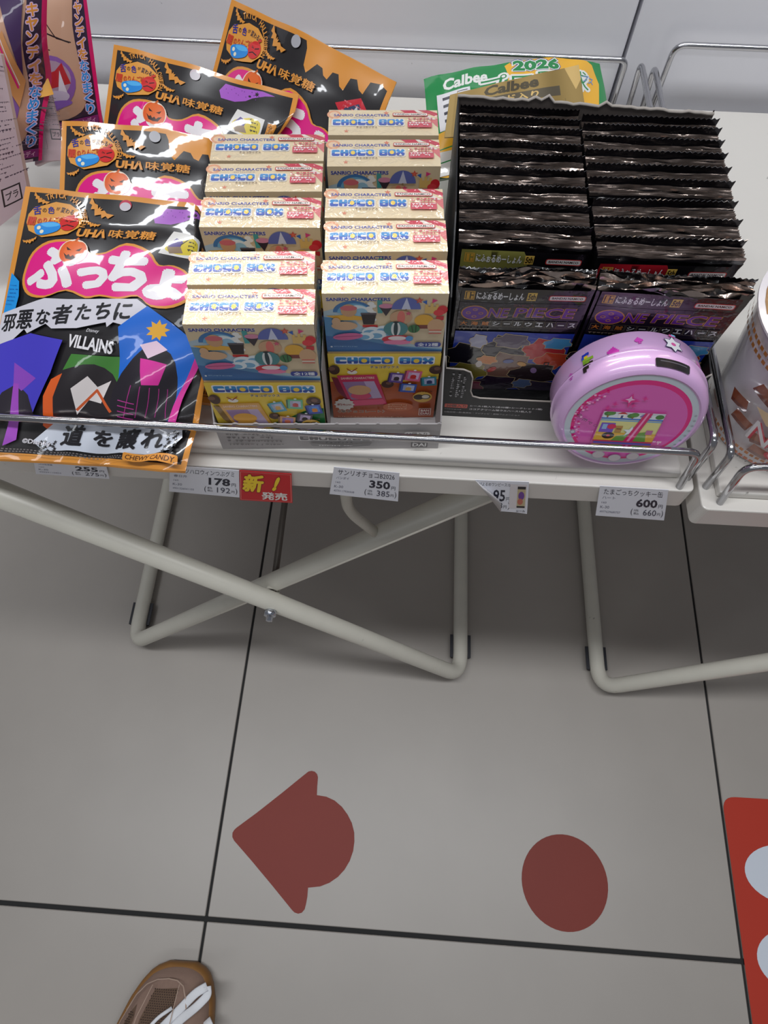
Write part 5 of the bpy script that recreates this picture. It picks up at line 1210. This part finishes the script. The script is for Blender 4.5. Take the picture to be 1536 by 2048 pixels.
A.text('ぴよるめワンピース15', X(.08), Y(.06), X(.66), Y(.16), INK, 0); A.text('95', X(.36), Y(.26), X(.58), Y(.62), INK, .02); A.text('円', X(.60), Y(.48), X(.67), Y(.60), INK, 0)
A.text('8', X(.48), Y(.66), X(.54), Y(.84), INK, 0); A.text('円', X(.56), Y(.74), X(.62), Y(.84), INK, 0); A.text(')', X(.64), Y(.64), X(.68), Y(.88), INK, 0)
A.rect(X(.66), Y(.08), X(.97), Y(.82), (226, 220, 222)); A.rect(X(.80), Y(.14), X(.95), Y(.80), (24, 22, 28)); A.rect(X(.80), Y(.22), X(.95), Y(.74), (196, 180, 140)); A.ell(X(.875), Y(.42), X(.055), Y(.13), (110, 60, 150)); A.ell(X(.86), Y(.60), X(.05), Y(.10), (196, 110, 90)); A.text('シール', X(.80), Y(.87), X(.96), Y(.94), INK, .02)
p_ = A.build('print', q, P_PAPER, troot, dh=1e-5, h0=4e-5); p_.location = -troot.location

# ================================================================== SHOE OF THE PERSON TAKING THE PICTURE
SX, SY = -.2055, -.1310; SL = .270
shoe = empty('shoe', (SX, SY - SL / 2, 0), 0, 'taupe mesh sneaker with a tan sole and white laces at the bottom edge', 'shoe')
def wdt(v):   # half width at distance v from the toe
    t = v / SL
    if t < 0: t = 0
    pts = [(0, .012), (.012, .021), (.035, .029), (.07, .0355), (.12, .0415), (.22, .0485), (.34, .050), (.5, .044), (.66, .037), (.82, .036), (.92, .032), (.98, .022), (1, .012)]
    for (a, x), (b, y) in zip(pts[:-1], pts[1:]):
        if t <= b: k = (t - a) / (b - a); k = k * k * (3 - 2 * k) if False else k; return x + (y - x) * k
    return .012
def cxs(v): return .003 - .15 * v
def hgt(v):
    t = v / SL; pts = [(0, .020), (.03, .032), (.08, .042), (.16, .050), (.28, .058), (.42, .074), (.55, .092), (.75, .095), (.9, .098), (1, .085)]
    for (a, x), (b, y) in zip(pts[:-1], pts[1:]):
        if t <= b: return x + (y - x) * (t - a) / (b - a)
    return .085
def upz(u, v):
    W = wdt(v); q_ = min(.9999, abs(u - cxs(v)) / W); return .016 + (hgt(v) - .016) * (1 - q_ ** 2.3) ** (1 / 1.9)
def upper_fn(a, b): return (SX + a, SY - b, upz(a, b))
NS, NA = 46, 28; V = []; F = []
for i in range(NS + 1):
    v = SL * (i / NS) ** 1.25; W = wdt(v) ; 
    for k in range(NA + 1):
        sc = -math.cos(PI * k / NA); q_ = abs(sc) * .9995
        V.append((cxs(v) + W * sc, SL / 2 - v, .016 + (hgt(v) - .016) * (1 - q_ ** 2.3) ** (1 / 1.9)))
for i in range(NS):
    for k in range(NA): a = i * (NA + 1) + k; F.append((a, a + 1, a + NA + 2, a + NA + 1))
F.append(tuple(range(NA + 1))[::-1]); F.append(tuple(NS * (NA + 1) + k for k in range(NA + 1)))
for i in range(NS): a = i * (NA + 1); F.append((a, a + NA + 1, a + 2 * NA + 1, a + NA))
meshob('upper', V, F, mat('taupe_suede', (146, 120, 106), .85, mottle=.08, mscale=200, bump=(900, .25, .0005)), shoe, True)
def outline_at(off, z, n=60):
    L = []; R_ = []
    for i in range(n + 1): v = SL * i / n; L.append((cxs(v) - wdt(v) - off, SL / 2 - v - (off * (1 - 2 * (i / n)) * -1), z)); R_.append((cxs(v) + wdt(v) + off, SL / 2 - v - (off * (1 - 2 * (i / n)) * -1), z))
    return L + R_[::-1]
rings = [outline_at(-.002, .0006), outline_at(.0022, .003), outline_at(.0030, .010), outline_at(.0022, .018), outline_at(-.0005, .0215)]
V = [p for r in rings for p in r]; n = len(rings[0]); F = []
for i in range(len(rings) - 1):
    for k in range(n): F.append((i * n + k, i * n + (k + 1) % n, (i + 1) * n + (k + 1) % n, (i + 1) * n + k))
F.append(tuple(range(n))[::-1]); F.append(tuple((len(rings) - 1) * n + k for k in range(n)))
meshob('sole', V, F, mat('tan_gum_sole', (138, 96, 48), .5), shoe, True)
us = Curved(upper_fn, .0040)
A = Art()
MESH = (106, 84, 68); HOLE = (66, 50, 42); STI = (176, 152, 136)
def clipx(v0, v1, x0, x1): return None
O = .017
def sh(p): return [(x - .10 * y, y - O) for x, y in p]
A.poly(sh([(-.012, .036), (.012, .034), (.014, .060), (.016, .120), (-.022, .120), (-.018, .060)]), MESH)
A.poly(sh([(-.031, .056), (-.027, .050), (-.025, .062), (-.030, .090), (-.034, .110), (-.041, .110), (-.039, .076)]), MESH); A.poly(sh([(.022, .082), (.030, .076), (.036, .110), (.022, .110)]), MESH)
for r in range(44):
    for c_ in range(-18, 19):
        x = c_ * .0024 + (.0012 if r % 2 else 0); y = .036 + r * .0019
        if -.0125 - (y - .036) * .13 < x < .0122 + (y - .036) * .04 and y < .119 or (-.0390 < x < -.0255 and y > .056 and -.031 - (y - .056) * .20 < x < -.0262 - (y - .060) * .14 and y < .109):
            q_ = sh([(x, y)])[0]; A.ell(q_[0], q_[1], .0008, .0006, HOLE, n=6)
arc = [(-.0360, .0560), (-.0300, .0430), (-.0220, .0350), (-.012, .0305), (0, .0290), (.010, .0300), (.018, .0340), (.024, .0420), (.027, .0500)]
A.line([(x * .86, y + .001) for x, y in sh(arc)], .0009, STI); A.line(sh([(.0125, .034), (.014, .060), (.016, .115)]), .0007, STI); A.line(sh([(-.0125, .036), (-.018, .060), (-.022, .115)]), .0007, STI); A.line(sh([(-.027, .050), (-.0330, .066), (-.040, .105)]), .0007, STI)
sp_ = A.build('mesh_panel', us, printmat('shoe_mesh', .9), shoe, dh=1e-5, h0=.0004); sp_.location = -shoe.location
A = Art(); A.ell(-.030, .200, .024, .052, (60, 46, 40), rot=8, n=30); A.ell(-.030, .200, .020, .047, (30, 24, 22), rot=8, n=30)  # dark patch painted on the closed upper for the opening's shaded hollow
ao_ = A.build('collar_opening_patch', us, printmat('shoe_opening_dark', .95), shoe, dh=2e-4, h0=.0005); ao_.location = -shoe.location
M_LACE = mat('white_lace', (226, 228, 232), .8, bump=(1500, .4, .0004))
def lace(pts, wd, name='lace'):
    P = round_path([Vector(p) for p in pts], .012, 6); V = []; F = []
    for i, p in enumerate(P):
        t = (P[min(i + 1, len(P) - 1)] - P[max(i - 1, 0)]).normalized(); s_ = t.cross(Vector((0, 0, 1))).normalized()
        for k in range(10):
            a = 2 * PI * k / 10; V.append(p + s_ * wd / 2 * math.cos(a) + Vector((0, 0, 1)) * .0014 * math.sin(a) - shoe.location)
    for i in range(len(P) - 1):
        for k in range(10): F.append((i * 10 + k, i * 10 + (k + 1) % 10, (i + 1) * 10 + (k + 1) % 10, (i + 1) * 10 + k))
    F.append(tuple(range(10))[::-1]); F.append(tuple((len(P) - 1) * 10 + k for k in range(10)))
    return meshob(name, V, F, M_LACE, shoe, True)
def up_at(px, py, lift):   # point above the shoe's upper seen at that place
    z = .06
    for _ in range(12):
        p = onz(px, py, z); z = (upz(p.x - SX, SY - p.y) if 0 < SY - p.y < SL and abs(p.x - SX - cxs(SY - p.y)) < wdt(SY - p.y) else .03) + lift
    return onz(px, py, z)
lace([up_at(322, 2058, .004), up_at(366, 2012, .006), up_at(392, 1985, .012), up_at(414, 1973, .016)], .0085, 'lace_loop')
lace([up_at(414, 1973, .016), up_at(416, 1990, .013), up_at(395, 2012, .008), up_at(360, 2040, .006), up_at(340, 2062, .005)], .0085, 'lace_loop')
lace([up_at(298, 2055, .004), up_at(316, 2035, .004), up_at(344, 2016, .005)], .0035, 'lace_tip')
lace([up_at(412, 2040, .004), up_at(420, 2060, .004)], .010, 'lace_loop')
for k in range(4):
    v = .105 + k * .018; lace([(SX + cxs(v) - .026, SY - v, upz(cxs(v) - .026, v) + .0008), (SX + cxs(v), SY - v - .004, upz(cxs(v), v) + .002), (SX + cxs(v) + .026, SY - v, upz(cxs(v) + .026, v) + .0008)], .007)
